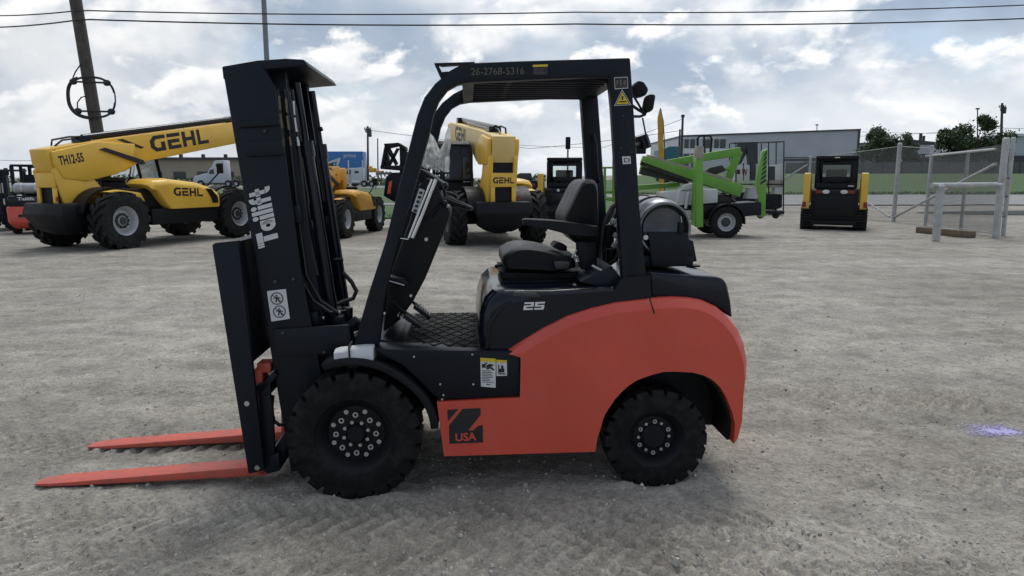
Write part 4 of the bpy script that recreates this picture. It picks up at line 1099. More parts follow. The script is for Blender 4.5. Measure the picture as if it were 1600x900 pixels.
# ================================================================== telescopic handlers
def telehandler(name, loc, head, label, s=1.0, boom_a=radians(8), boom_len=5.3, paint='cat', rim='rimgrey', wb=3.55, model=None, logo=False, pale=False, boom=True, raise_=0.0):
    """local x = forward, y = left.  head: angle from +Y towards +X"""
    fr = Frame(loc, pi / 2 - head); t = thing(name, fr, label, 'telehandler', 'yellow telescopic handlers parked in the yard')
    mp = M[paint]; mb_ = M['cat_glare'] if pale else mp  # pale boom: the glare on it is carried by the colour
    q = lambda x, y, z: V((x, y, z)) * s
    R = .66 * s
    for x in (0, wb):
        for y, o in ((-.98, -1), (.98, 1)):
            make_wheel(t, q(x, y, .645), R, .42 * s, .33 * s, o, 16, M['rubber2'], M[rim], nuts=[(M['darkgrey'], .15 * s, 10, .022 * s, .03 * s, o * .08 * s, o, 0)] if s > .9 else [], lugd=.055 * s, chev=True, hub=.38, dish=.45, lugw=.5)
    B = lambda: MB()
    b = B()
    for x in (0, wb): b.cyl(q(x, -.85, .62), q(x, .85, .62), .13 * s); b.ball(q(x, 0, .62), .24 * s, 8)
    b.bb(-.5 * s, (wb + .5) * s, -.42 * s, .42 * s, .62 * s, 1.02 * s); b.bb(.75 * s, 2.8 * s, -1.12 * s, -.4 * s, .5 * s, .88 * s); b.bb(.8 * s, 2.7 * s, .4 * s, 1.1 * s, .45 * s, .9 * s)
    b.bb(.25 * s, 1.3 * s, -.95 * s, -.35 * s, .8 * s, 1.36 * s)
    b.build('chassis', M['darkgrey'] if False else M['plastic'], t, bevel=.03 * s)
    # black ballast at the tail
    b = B(); b.loft([[q(x, y, z) for x, y, z in r] for r in (
        [(-.70, -.28, .34), (-.70, .28, .34), (-.2, .28, .34), (-.2, -.28, .34)], [(-.95, -.50, .48), (-.95, .50, .48), (-.2, .5, .48), (-.2, -.5, .48)], [(-1.12, -.66, .80), (-1.12, .66, .80), (-.3, .6, .80), (-.3, -.6, .80)], [(-1.06, -.64, 1.06), (-1.06, .64, 1.06), (-.3, .6, 1.06), (-.3, -.6, 1.06)])])
    b.build('counterweight', M['plastic'], t, bevel=.04 * s)
    # yellow tail frame with two cheek plates
    for y0, y1 in ((-.34, -.24), (.24, .34)):
        b = B(); b.prism([(x * s, z * s) for x, z in ((-.80, .95), (-.1, .95), (.78, 1.1), (.74, 1.22), (.20, 1.30), (-.18, 1.72), (-.40, 1.98 + raise_), (-.80, 1.98 + raise_), (-1.0, 1.75 + raise_))], y0 * s, y1 * s); b.build('frame_cheek', mp, t, bevel=.02 * s)
    b = B(); b.bb(-.98 * s, -.92 * s, -.30 * s, .30 * s, 1.40 * s, 1.72 * s); b.bb(-.97 * s, -.92 * s, -.30 * s, -.2 * s, 1.0 * s, 1.40 * s); b.bb(-.97 * s, -.92 * s, .2 * s, .30 * s, 1.0 * s, 1.4 * s); b.bb(-.95 * s, -.9 * s, -.2 * s, .2 * s, 1.0 * s, 1.06 * s)
    b.build('tail_plate', mp, t, bevel=.01 * s)
    if logo: letters('', M['ink'], t, q(-.984, .25, 1.48), q(-.984, -.25, 1.48), q(-.984, .25, 1.62), geo=blocks_geo())
    b = B(); b.bb(-.90 * s, -.86 * s, -.29 * s, .29 * s, 1.06 * s, 2.2 * s); b.build('tail_void', M['plastic'], t)
    b = B()
    for k in range(3): b.tube([q(-.7, -.2 + .15 * k, 2.0), q(-.8, -.2 + .15 * k, 1.7), q(-.6, -.1 + .1 * k, 1.3)], .02 * s, 6)
    b.build('hydraulic_hose', M['hose'], t)
    # fenders
    for x in (0, wb):
        for sy in (-1, 1):
            b = B(); o_, i_ = [], []
            for k in range(13):
                a = radians(165 - k * 12.5); r = .80
                o_.append(((x + r * cos(a)) * s, (.66 + r * sin(a) * .93) * s)); i_.append(((x + (r - .05) * cos(a)) * s, (.66 + (r - .05) * sin(a) * .93) * s))
            b.prism(o_ + i_[::-1], (sy * .58 - .20) * s, (sy * .58 + .20) * s); b.build('fender', M['plastic'], t)
    # engine hood on the right side
    b = B(); hp = [(1.10, 1.02), (.88, 1.30), (.66, 1.46), (.80, 1.57), (1.25, 1.60), (2.2, 1.50), (2.72, 1.34), (2.86, 1.18), (2.86, .88), (2.8, .86), (1.26, .86)]
    rg = []
    for y, f, dz in ((-.42, 1, 0), (-.92, 1, 0), (-1.12, .985, -.03), (-1.20, .95, -.12)):
        rg.append([q(1.75 + (x - 1.75) * f, y, z + (dz if z > 1.3 else 0)) for x, z in hp])
    b.loft(rg); b.build('engine_hood', mp, t, bevel=.03 * s, ang=28)
    if logo or s > .9: letters('', M['ink'], t, q(1.35, -1.203, 1.18), q(2.25, -1.203, 1.14), q(1.35, -1.203, 1.38), geo=blocks_geo())
    b = B(); b.prism([(x * s, z * s) for x, z in ((2.36, 1.34), (2.52, 1.33), (2.72, 1.12), (2.74, .97), (2.56, .97), (2.52, 1.1))], -1.222 * s, -1.1 * s); b.build('grille', M['plastic'], t)
    b = B(); b.prism([(x * s, z * s) for x, z in ((-.25, 1.30), (.05, 1.34), (.60, 1.26), (.70, 1.06), (.5, 1.0), (.0, 1.2))], -1.0 * s, -.42 * s); b.build('rear_wing', mp, t, bevel=.02 * s)
    # cab on the left
    b = B(); cw = [(.75, .9), (.72, 1.55), (.95, 2.42), (1.15, 2.5), (2.0, 2.5), (2.3, 2.2), (2.45, 1.5), (2.4, .9)]
    P0 = [q(x, .42, z) for x, z in cw]
    for y in (.40, 1.12):
        pts = [q(x, y, z) for x, z in cw]; b.tube(pts + [pts[0]], .045 * s, 6)
    for x, z in cw[1:7]: b.tube([q(x, .40, z), q(x, 1.12, z)], .04 * s, 6)
    b.prism([(x * s, z * s) for x, z in ((.95, 2.44), (1.1, 2.53), (2.05, 2.53), (2.2, 2.42))], .36 * s, 1.16 * s)
    b.bb(.75 * s, 2.42 * s, .42 * s, 1.10 * s, .9 * s, 1.5 * s)
    cabo = b.build('cab', M['plastic'], t, bevel=.012 * s)
    b = B(); b.prism([(x * s, z * s) for x, z in cw[1:7]], .41 * s, 1.11 * s); b.build('window', M['pane'], cabo)
    b = B(); b.bb(1.0 * s, 1.5 * s, .55 * s, .95 * s, 1.5 * s, 1.62 * s); b.prism([(.95 * s, 1.6 * s), (1.1 * s, 1.6 * s), (1.02 * s, 2.2 * s), (.9 * s, 2.2 * s)], .57 * s, .93 * s); b.build('seat', M['vinyl'], cabo, bevel=.03 * s)
    b = B(); b.bb(.70 * s, .74 * s, .5 * s, .58 * s, 1.2 * s, 1.32 * s); b.bb(-1.0 * s, -.97 * s, -.40 * s, -.33 * s, 1.10 * s, 1.2 * s); b.each('tail_light', M['redlamp'], t)
    # boom
    if boom:
        c_, s__ = cos(boom_a), sin(boom_a); p0 = V((-.42, 0, 2.06 + raise_))
        def bp(u, v, y): return (p0 + V((c_ * u - s__ * v, y, s__ * u + c_ * v))) * s
        b = B(); bl = boom_len
        b.loft([[bp(u, v, y) for u, v in ((-.50, -.42), (-.62, -.05), (-.62, .26), (.9, .30), (bl, .27), (bl, -.30), (1.6, -.36), (1.2, -.50), (.0, -.50))] for y in (-.27, .27)])
        bo = b.build('boom', mb_, t, bevel=.025 * s)
        b = B(); b.loft([[bp(u, v, y) for u, v in ((-.55, .20), (.55, .28), (1.55, .10), (1.35, -.38), (.9, -.52), (.1, -.55), (-.45, -.4), (-.57, -.05))] for y in (-.38, -.272)]); b.loft([[bp(u, v, y) for u, v in ((-.55, .20), (.25, .24), (.7, -.1), (.5, -.5), (-.45, -.4), (-.57, -.05))] for y in (.272, .38)]); b.each('boom_cheek', mp, bo, bevel=.04 * s)
        b = B(); b.loft([[bp(u, v, y) for u, v in ((.55, .10), (.68, .12), (1.62, -.30), (1.66, -.40), (1.56, -.40))] for y in (-.43, -.38)]); b.loft([[bp(u, v, y) for u, v in ((1.15, .25), (1.30, .25), (1.85, -.02), (1.75, -.04))] for y in (-.282, -.272)]); b.build('boom_stripe', M['ink'], bo)
        b = B(); b.tube([bp(.45, .38, -.05), bp(bl - .35, .36, -.05)], .075 * s, 12); b.tube([bp(.6, .36, .12), bp(bl * .6, .36, .12)], .03 * s, 8); b.box(bp(bl - .3, .34, 0), (.22 * s, .2 * s, .16 * s)); b.box(bp(.45, .34, 0), (.25 * s, .3 * s, .14 * s))
        b.build('extension_cylinder', M['gloss'], bo)
        b = B(); b.tube([bp(-.35, .30, -.1), bp(-.3, .42, -.1), bp(.1, .44, -.1), bp(.5, .4, -.05)], .022 * s, 6); b.tube([bp(-.2, .28, 0), bp(0, .38, 0), bp(.5, .38, 0)], .022 * s, 6); b.build('hydraulic_hose', M['hose'], bo)
        b = B(); b.loft([[bp(u, v, y) for u, v in ((bl - .1, .2), (bl + .75, .2), (bl + .85, -.35), (bl + .6, -.8), (bl + .45, -.8), (bl + .4, -.24), (bl - .1, -.24))] for y in (-.2, .2)]); b.build('boom_head', mb_, bo, bevel=.02 * s)
        b = B()
        hx, hz = bp(bl + .62, -.95, 0).x, bp(bl + .62, -.95, 0).z
        for y in (-.55, -.35, 0, .35, .55): b.bb(hx, hx + .06 * s, (y - .04) * s, (y + .04) * s, hz - .45 * s, hz + .45 * s)
        for z in (-.42, .38): b.bb(hx + .06 * s, hx + .13 * s, -.6 * s, .6 * s, hz + z * s, hz + (z + .08) * s)
        for y in (-.4, .4): b.bb(hx + .06 * s, hx + .12 * s, (y - .06) * s, (y + .06) * s, hz - .55 * s, hz + .4 * s); b.bb(hx + .1 * s, hx + 1.2 * s, (y - .06) * s, (y + .06) * s, hz - .57 * s, hz - .52 * s)
        b.build('fork_carriage', M['plastic'], bo)
        for sd in (-1, 1):
            y = sd * .274
            if sd < 0: O, Pp, Q = bp(2.05, -.17, y), bp(3.95, -.17, y), bp(2.05, .22, y)
            else: O, Pp, Q = bp(4.2, -.17, y), bp(2.4, -.17, y), bp(4.2, .22, y)
            if logo is not None: letters('', M['ink'], bo, O, Pp, Q, geo=blocks_geo())
        if model:
            letters(model, M['ink'], bo, bp(-.47, -.12, -.3825), bp(.12, -.12, -.3825), bp(-.47, .09, -.3825), bold=.035)
        b = B(); b.tube([q(.75, -.22, 1.15), q(1.05, -.22, 1.6)], .085 * s, 12); lc = b.build('lift_cylinder', M['gloss'], t)
        e = bp(1.45, -.42, 0); b = B(); b.tube([q(1.0, -.22, 1.55), V((e.x, -.22 * s, e.z))], .05 * s, 10); b.build('rod', M['chrome'], lc)
        b = B(); b.tube([q(-.35, 0, 1.5), bp(.45, -.45, 0)], .07 * s, 10); b.build('compensation_cylinder', M['gloss'], t)
    # mirrors
    b = B(); b.tube([q(2.6, -1.0, 1.4), q(2.9, -1.15, 1.75)], .02 * s, 6); b.box(q(2.92, -1.16, 1.85), V((.05, .18, .26)) * s); b.build('mirror', M['plastic'], t)
    return fr, t
g1, g2 = G(190, 389), G(370, 370)
hd1 = math.atan2(g2.x - g1.x, g2.y - g1.y)
r1 = g1 + V((-cos(hd1), sin(hd1), 0)) * .95
telehandler('telehandler', (r1.x, r1.y, 0), hd1, 'big yellow telescopic handler at left, long boom raised, below the leaning wooden pole', 1.0, radians(9.5), 5.45, model='TH12-55')
g1, g2 = G(706, 383), G(838, 378.5)
hd2 = math.atan2((g2.y - g1.y), -(g2.x - g1.x)); ax = (g2 - g1).normalized(); hd2 = math.atan2(-ax.y, ax.x) * .72
r2 = (g1 + g2) / 2 + V((-.02, 0, 0))
telehandler('telehandler', (r2.x, r2.y, 0), hd2, 'yellow telescopic handler seen from behind between the guard posts of the foreground forklift', 1.0, radians(7), 5.2, rim='darkgrey', logo=True, pale=True, raise_=.30)
g1, g2 = G(537, 372), G(590, 360)
hd3 = math.atan2(g2.x - g1.x, g2.y - g1.y)
r3 = g1 + V((-cos(hd3), sin(hd3), 0)) * .8
telehandler('telehandler', (r3.x, r3.y, 0), hd3, 'small orange-yellow telescopic handler half hidden behind the black mast of the foreground forklift', .80, radians(2), 2.2, paint='orangey', wb=3.3, logo=None)

# ================================================================== compact track loaders seen from behind
def loader(px0, px1, pyb, label, sc=1.0, full=True):
    g = G((px0 + px1) / 2, pyb); fr = Frame((g.x, g.y + .0, 0), -math.atan2(g.x, g.y))
    t = thing('track_loader', fr, label, 'track loader', 'black and yellow compact track loaders parked with their tails to the camera')
    w = (G(px1, pyb).x - G(px0, pyb).x); k = w / 1.86
    q = lambda *a: V(a) * k
    bb = lambda b, x0, x1, y0, y1, z0, z1: b.bb(x0 * k, x1 * k, y0 * k, y1 * k, z0 * k, z1 * k)
    for sx_ in (-1, 1):
        b = MB(); tr = [(.1, .12), (.3, .02), (2.1, .02), (2.35, .2), (2.3, .42), (1.8, .66), (.9, .74), (.25, .70), (.0, .45)]
        b.prismx([(y * k, z * k) for y, z in tr], sx_ * .93 * k, sx_ * .60 * k)
        for i in range(22):
            t_ = i / 21 * 2.0 + .15; b.bb(sx_ * .935 * k, sx_ * .595 * k, t_ * k, (t_ + .045) * k, .0, .05 * k)
        for i in range(7): z = .1 + i * .085; b.bb(sx_ * .935 * k, sx_ * .595 * k, (-.03 if z > .2 else .06) * k, .06 * k, z * k, (z + .045) * k)
        b.build('track', M['rubber2'], t, bevel=.01)
        b = MB(); b.prismx([(y * k, z * k) for y, z in ((.02, .62), (.0, 1.35), (-.04, 1.72), (.18, 1.74), (1.9, 1.35), (2.4, .8), (2.2, .75), (1.7, 1.15), (.30, 1.45), (.28, .62))], sx_ * .89 * k, sx_ * .70 * k)
        a_ = b.build('lift_arm', M['cat'], t, bevel=.02)
        b = MB(); bb(b, sx_ * .85 - .05, sx_ * .85 + .05, -.02, .02, .70, .86); b.build('tail_light', M['redlamp'], a_)
    b = MB(); b.prismx([(y * k, z * k) for y, z in ((.02, .30), (.0, .60), (-.04, 1.18), (.06, 1.26), (1.6, 1.26), (2.2, .9), (2.2, .25), (.25, .22))], -.66 * k, .66 * k); b.build('body', M['plastic'], t, bevel=.025)
    b = MB(); bb(b, -.56, .56, -.055, -.035, .45, 1.08); b.build('tailgate', M['gloss'] if not full else M['plastic'], t, bevel=.015)
    b = MB(); bb(b, -.64, .64, -.03, .12, .16, .30); bb(b, -.45, .45, -.1, .02, .20, .25); b.build('rear_bumper', M['plastic'], t, bevel=.01)
    for x in (-.2, .2):
        b = MB(); b.lathe([(.0005, -.07 * k), (.075 * k, -.065 * k), (.08 * k, -.03 * k)] if not full else [(.0005, -.07 * k), (.08 * k, -.065 * k), (.085 * k, -.03 * k)], o=q(x, 0, 1.17), n=14); o = b.build('reversing_light', M['lens'], t)
        o.scale = (1.25, 1, .72) if full else (.6, 1, .6); o.location = (0 if full else x * k * .4, 0, 1.17 * k * (.28 if full else .4))
    for x in (-.44, .44) if full else ():
        b = MB(); bb(b, x - .1, x + .1, -.06, -.03, 1.12, 1.21); b.each('tail_light', M['redlamp'], t)
    # cab shell with a rear window
    b = MB()
    bb(b, -.60, -.42, .30, 1.4, 1.26, 2.14); bb(b, .42, .60, .30, 1.4, 1.26, 2.14); bb(b, -.42, .42, .30, .40, 1.26, 1.62); bb(b, -.42, .42, .30, .40, 1.98, 2.14); bb(b, -.60, .60, .25, 1.42, 2.14, 2.26); bb(b, -.55, .55, .05, .32, 1.26, 1.42)
    cb = b.build('cab', M['plastic'], t, bevel=.035)
    b = MB(); bb(b, -.43, .43, .36, .37, 1.61, 1.99); b.build('window', M['pane'], cb)
    b = MB(); b.loft([[q(x, y, z) for x, y in ((-.3, .8), (.3, .8), (.3, .92), (-.3, .92))] for z in (1.3, 1.85)]); b.build('seat', M['darkgrey'], cb, bevel=.04)
    b = MB(); bb(b, -.5, .5, .26, .262, 2.19, 2.23); b.build('roof_edge', M['decal'], cb) if False else b.bm.free()
    if full:
        b = MB(); bb(b, .35, .5, .045, .05, 1.33, 1.36); b.each('small_label', M['decal'], t)
        b = MB(); bb(b, -.07, .07, .245, .248, 2.185, 2.215); b.each('small_label', M['decal'], cb)
    return fr, t
loader(1253, 1348, 360, 'compact track loader with yellow lift arms standing alone in front of the chain-link fence', 1)
loader(838, 924, 352, 'compact track loader with yellow arms behind the seat of the foreground forklift', 1, False)

# ================================================================== counterbalance forklifts in the back left
fr = Frame(G(52, 366), radians(24)); t = thing('forklift', fr, 'small red forklift with a grey gas tank, parked far left behind the big yellow telehandler', 'forklift')
b = MB(); b.loft([[V(p) for p in r] for r in ([(-.42, .05, .16), (.42, .05, .16), (.42, 1.2, .16), (-.42, 1.2, .16)], [(-.56, -.08, .34), (.56, -.08, .34), (.58, 1.3, .34), (-.58, 1.3, .34)], [(-.58, -.04, .80), (.58, -.04, .80), (.58, 1.3, .80), (-.58, 1.3, .80)])])
b.build('counterweight', M['red'], t, bevel=.06, seg=3)
b = MB(); b.bb(-.54, .54, .0, 1.4, .78, 1.10); cw_ = b.build('rear_cover', M['gloss'], t, bevel=.05)
letters('Tailift', M['decal'], cw_, (-.30, -.003, .97), (.12, -.003, .97), (-.30, -.003, 1.06), bold=.04)
b = MB(); b.bb(-.3, .3, -.09, -.05, .50, .57); b.bb(-.06, .06, -.12, -.05, .25, .33); b.build('tow_slot', M['ink'], t)
b = MB(); b.lathe([(.0005, -.42), (.1, -.41), (.15, -.36), (.16, -.3), (.16, .3), (.15, .36), (.1, .41), (.0005, .42)], o=(0, .25, 1.30), axis='x', n=20); tk = b.build('gas_tank', M['rimgrey'], t)
b = MB()
for x in (-.22, .12): b.lathe([(.162, x), (.175, x), (.175, x + .06), (.162, x + .06)], o=(0, .25, 1.30), axis='x', n=20)
b.each('tank_strap', M['steel'], tk)
b = MB(); b.bb(-.5, -.42, .55, .65, 1.05, 1.93); b.bb(.42, .5, .55, .65, 1.05, 1.93); b.bb(-.5, -.42, 1.7, 1.78, .9, 1.93); b.bb(.42, .5, 1.7, 1.78, .9, 1.93); b.bb(-.5, .5, .55, 1.78, 1.93, 1.99); b.build('overhead_guard', M['black'], t, bevel=.015)
b = MB(); b.box((-.58, .55, 1.75), (.1, .05, .14)); b.build('mirror', M['plastic'], t, bevel=.01)
b = MB(); b.bb(-.25, .25, .8, 1.2, 1.1, 1.25); b.bb(-.25, .25, .75, .87, 1.2, 1.7); b.build('seat', M['vinyl'], t, bevel=.04)
b = MB(); b.bb(-.35, -.27, 2.1, 2.25, .1, 2.0); b.bb(.27, .35, 2.1, 2.25, .1, 2.0); b.bb(-.3, .3, 2.12, 2.2, 1.9, 2.0); b.build('mast', M['black'], t)
for x, o in ((-.45, -1), (.45, 1)):
    for y, R in ((.45, .26), (1.95, .33)):
        b = MB(); b.lathe([(.12, -.08), (R * .95, -.09), (R, -.06), (R, .06), (R * .95, .09), (.12, .08), (.0005, .06)], o=(0, 0, 0), axis='x', n=24); w_ = b.build('wheel', M['rubber2'], t, loc=(x, y, R))
fr = Frame(G(8, 361), radians(10)); t = thing('forklift', fr, 'black forklift mast and front wheel cut off by the left edge of the photo', 'forklift')
b = MB(); b.bb(.10, .22, -.1, .02, .15, 1.84); b.bb(-.42, -.30, -.1, .02, .15, 1.84); b.bb(-.4, .2, -.08, 0, 1.74, 1.84); b.bb(-.4, .2, -.08, 0, .5, .6); b.bb(-.05, .02, -.06, .0, .2, 1.7); b.bb(.06, .10, -.12, .03, .2, 1.8); b.build('mast', M['black'], t, bevel=.01)
b = MB(); b.bb(.05, .13, -.115, -.105, 1.15, 1.45); b.bb(.08, .14, -.115, -.105, .80, .98); b.each('small_label', M['decal'], t)
b = MB(); b.bb(-.9, .1, .1, 1.9, .3, .95); b.build('body', M['black'], t, bevel=.06)
b = MB(); b.bb(-.5, .1, .3, 1.5, 1.80, 1.86); b.bb(-.0, .08, .3, .38, .9, 1.9); b.bb(-.0, .08, 1.4, 1.48, .9, 1.9); b.build('overhead_guard', M['black'], t)
for x, y, R in ((.22, .22, .36), (-.55, .22, .36), (.15, 1.6, .27)): make_wheel(t, (x, y, R), R, .22, .18, -1, 16, M['rubber2'], M['darkgrey'])

# ================================================================== lime-green trailer boom lift
gw = G(1134, 372.5); BL = Frame((gw.x, gw.y, 0), 0)
t = thing('boom_lift', BL, 'lime-green trailer-mounted boom lift with folded arms and upright outriggers, behind the gas tank', 'boom lift')
p = BL.pt; py = BL.poly
Rw_ = .43
make_wheel(t, (0, .1, Rw_), Rw_, .24, .24, -1, 30, M['rubber'], M['rimgrey'], lugd=.012, hub=.3, dish=.2, nuts=[(M['darkgrey'], .10, 5, .014, .02, -.04, -1, 0)])
make_wheel(t, (0, 1.6, Rw_), Rw_, .24, .24, 1, 30, M['rubber'], M['rimgrey'], lugd=.012)
b = MB(); o_, i_ = [], []
for k in range(15):
    a = radians(190 - k * 14); o_.append((.50 * cos(a), Rw_ + .50 * sin(a))); i_.append((.47 * cos(a), Rw_ + .47 * sin(a)))
b.prism(o_ + i_[::-1], -.04, .26); b.build('mudguard', M['plastic'], t)
b = MB(); b.prism(py([(1040, 322), (1190, 316), (1190, 336), (1120, 342), (1040, 345)], .3), .3, 1.4); b.tube([p(1180, 330, .9), p(1225, 332, .9)], .06, 8); b.bb(-.3, .3, 0.1, 1.6, .36, .46); b.build('trailer_frame', M['black'], t, bevel=.02)
b = MB(); b.prism(py([(1036, 300), (1085, 296), (1122, 295), (1122, 317), (1085, 320), (1036, 322)], .2), .2, 1.2); b.build('battery_box', M['palew'], t, bevel=.04)
b = MB(); b.prism(py([(1066, 297), (1070, 289), (1084, 286), (1086, 296)], .1), .15, .5); b.tube([p(1062, 296, .0), p(1057, 318, .0)], .045, 8); b.tube([p(1076, 300, .1), p(1071, 326, .1)], .045, 8); b.bb(p(1062, 330, 0).x, p(1082, 330, 0).x, .1, .3, p(1070, 342, 0).z, p(1070, 329, 0).z); b.build('tool_tray', M['palew'], t, bevel=.015)
# main arm: low at right, high at left
def arm(name, a, c, w, h0, h1, y, m=M['green'], tray=False):
    A, B_ = p(*a, y), p(*c, y); b = MB(); b.beam(A, B_, w, h0, w2=w, h2=h1); o = b.build(name, m, t, bevel=.02)
    if tray:
        d = (B_ - A).normalized(); up = V((0, 1, 0)).cross(d); up = up if up.z > 0 else -up
        b = MB(); b.beam(A + d * .1 + up * (h0 / 2 + .03), B_ - d * .35 + up * (h1 / 2 + .03), w * .75, .06); b.build('cable_tray', M['tan'], o)
        b = MB(); n = 9
        for k in range(n):
            q = A + d * (B_ - A).length * (.05 + .5 * k / n) - up * (h0 * .62); b.beam(q - d * .06, q + d * .16 - up * .06, w * .7, .05)
        b.tube([A - up * (h0 * .75), A + d * 1.2 - up * (h0 * .8), A + d * 2.2 - up * (h0 * .55)], .05, 8); b.build('cable_chain', M['hose'], o)
    return o
arm('lower_arm', (1003, 248), (1157, 299), .26, .17, .33, .55, tray=True)
arm('upper_arm', (1040, 255), (1156, 237), .22, .17, .25, 1.1)
arm('arm_link', (1153, 236), (1134, 290), .2, .24, .18, 1.1)
arm('arm_strut', (1108, 274), (1140, 262), .10, .10, .10, 1.0)
arm('under_arm_shade', (1000, 266), (1075, 284), .22, .22, .16, 1.0, m=M['hose']); arm('side_link', (1000, 262), (1062, 276), .10, .14, .10, .95); arm('lower_link', (960, 296), (1062, 288), .16, .16, .12, 1.2)  # dark bar added beneath the main arm to give a mass of shadow
b = MB(); b.tube([p(1063, 282, 1.2), p(1025, 290, 1.2)], .025, 6); b.tube([p(1060, 280, 1.2), p(1085, 286, 1.2)], .02, 6); b.build('link_rod', M['palew'], t)
b = MB(); b.lathe([(.20, 0), (.19, .05), (.15, .22), (.15, .3), (.0005, .3)], o=(p(1173, 310, .45).x, .45, p(1173, 310, .45).z), axis='z', n=20); b.build('turret', M['greend'], t)
b = MB(); b.prism(py([(1110, 262), (1128, 258), (1134, 266), (1118, 272), (1098, 272)], .9), .85, 1.3); b.box(p(1125, 312, .9), (.5, .5, .3)); b.tube([p(1150, 318, .8), p(1130, 302, .8), p(1118, 308, .8)], .05, 6); b.each('drive_unit', M['hose'], t, bevel=.02)
def leg(px0, px1, pt, pb, y, striped):
    b = MB(); b.prism(py([(px0, pt), (px1, pt), (px1, pb), (px0, pb)], y), y, y + .22) if not striped else b.prism(py([(1193, 236), (1200, 232), (1198, 270), (1196, 338), (1188, 340), (1182, 296), (1186, 268)], y), y, y + .22)
    o = b.build('outrigger', M['green'], t, bevel=.012)
    if striped:
        for k in range(7):
            yy = 237 + k * 7.2; x0 = 1200 - .35 * (k + 3) - 7.0 - k * .7; x1 = 1199.0 - k * .2
            b_ = flat('hazard_stripe', M['ink'], o, [[p(x0 + 2.2, yy + 5.0, y - .004), p(x1 - .5, yy - 1.5, y - .004), p(x1 - .7, yy + 2.6, y - .004), p(x0 + 2.0, yy + 9.0, y - .004)]])
    else:
        b = MB(); b.prism(py([(px0 + 1, 228), (px1 + 1, 229), (px1, pt + 3), (px0, pt + 2)], y), y - .012, y + .235); b.build('foot_pad', M['tan'], o, bevel=.01)
    return o
leg(1088, 1099, 246, 355, -.25, False)
leg(1188, 1200, 232, 340, .4, True)
leg(958, 963, 262, 316, 1.6, False)
b = MB(); b.bb(p(1084, 300, -.1).x, p(1090, 300, -.1).x, -.2, .1, p(1085, 352, -.1).z, p(1085, 240, -.1).z); b.build('outrigger_slide', M['green'], t, bevel=.01)
b = MB()
for px in (1188, 1212): b.cyl(p(px, 336, .9), p(px, 336, 1.0), .1); b.cyl(p(px, 322, .9), p(px, 336, .9), .03)
b.each('jockey_wheel', M['rubber2'], t)
b = MB(); pts = [p(1090, 262, 1.8), p(1090, 216, 1.8), p(1094, 212, 1.8), p(1109, 212, 1.8), p(1112, 216, 1.8), p(1110, 240, 1.8)]; b.tube(pts, .035, 8); b.tube([p(1100, 212, 1.8), p(1102, 250, 1.8)], .025, 6); b.build('platform_rail', M['black'], t)
for k, (px, py_) in enumerate(((952, 290), (970, 270), (980, 300))):
    pass
b = MB(); b.tube([p(942, 262, 1.7), p(985, 262, 1.7)], .03, 6); b.tube([p(942, 300, 1.7), p(985, 300, 1.7)], .04, 6); b.tube([p(944, 310, 1.7), p(988, 318, 1.6)], .05, 6); b.tube([p(945, 262, 1.7), p(945, 330, 1.7)], .04, 6); b.tube([p(984, 262, 1.7), p(996, 330, 1.7)], .04, 6); b.build('rear_frame', M['green'], t)

# second machine: caged work platform with white cabinets behind the striped leg
gc = G(1190, 338); CF = Frame((gc.x, gc.y + 1.1, 0), 0)
t = thing('work_platform', CF, 'black caged work platform with white cabinets behind the striped green outrigger', 'work platform')
p = CF.pt; py = CF.poly
b = MB()
for y in (.0, .9):
    b.tube([p(1150, 326, y) if y == 0 else p(1150, 326, 0) + V((0, .9, 0))] + [(p(a, c, 0) + V((0, y, 0))) for a, c in ((1150, 223), (1225, 221), (1224, 330))], .03, 6)
    b.tube([p(1201, 223, 0) + V((0, y, 0)), p(1201, 330, 0) + V((0, y, 0))], .025, 6)
    b.tube([p(1150, 288, 0) + V((0, y, 0)), p(1224, 288, 0) + V((0, y, 0))], .025, 6); b.tube([p(1162, 255, 0) + V((0, y, 0)), p(1162, 282, 0) + V((0, y, 0))], .02, 6); b.tube([p(1172, 255, 0) + V((0, y, 0)), p(1172, 282, 0) + V((0, y, 0))], .02, 6)
for a, c in ((1150, 223), (1225, 221)): b.tube([p(a, c, 0), p(a, c, 0) + V((0, .9, 0))], .03, 6)
b.build('cage', M['black'], t)
b = MB(); b.prism(py([(1150, 259), (1173, 258), (1173, 282), (1147, 282)], .1), .1, .7); o = b.build('control_cabinet', M['palew'], t, bevel=.02)
letters('W', M['redlamp'], o, p(1159, 275, .096), p(1168, 275, .096), p(1159, 264, .096), bold=.05)
b = MB(); b.prism(py([(1151.5, 265), (1156.5, 265), (1156.5, 272), (1151.5, 272)], .09), .094, .1); b.build('control_panel', M['ink'], o)
b = MB(); b.prism(py([(1203, 258), (1223, 257), (1223, 282), (1203, 282)], .1), .1, .7); o = b.build('control_cabinet', M['palew'], t, bevel=.02)
b = MB(); b.prism(py([(1200, 260), (1211, 260), (1211, 282), (1200, 282)], .08), .085, .1); b.prism(py([(1168, 232), (1181, 231), (1181, 282), (1174, 282)], .3), .3, .6); b.prism(py([(1152, 223), (1184, 222), (1184, 256), (1168, 255), (1166, 240), (1158, 256), (1152, 258)], .5), .5, .52); b.build('shroud', M['darkgrey'], t)
b = MB(); b.prism(py([(1198, 282), (1224, 282), (1224, 292), (1198, 294)], .05), .05, .75); b.build('step_board', M['tan'], t)
b = MB(); b.prism(py([(1211, 293), (1223, 292), (1223, 303), (1211, 303)], .1), .1, .5); b.build('lower_cabinet', M['palew'], t)
b = MB(); b.prism(py([(1150, 300), (1223, 304), (1222, 324), (1208, 330), (1195, 330), (1150, 318)], .2), .2, 1.0); b.build('base', M['black'], t, bevel=.03)
b = MB()
for px in (1203, 1212, 1219): b.cyl(p(px, 332, .2), p(px, 332, .28), .10, n=14)
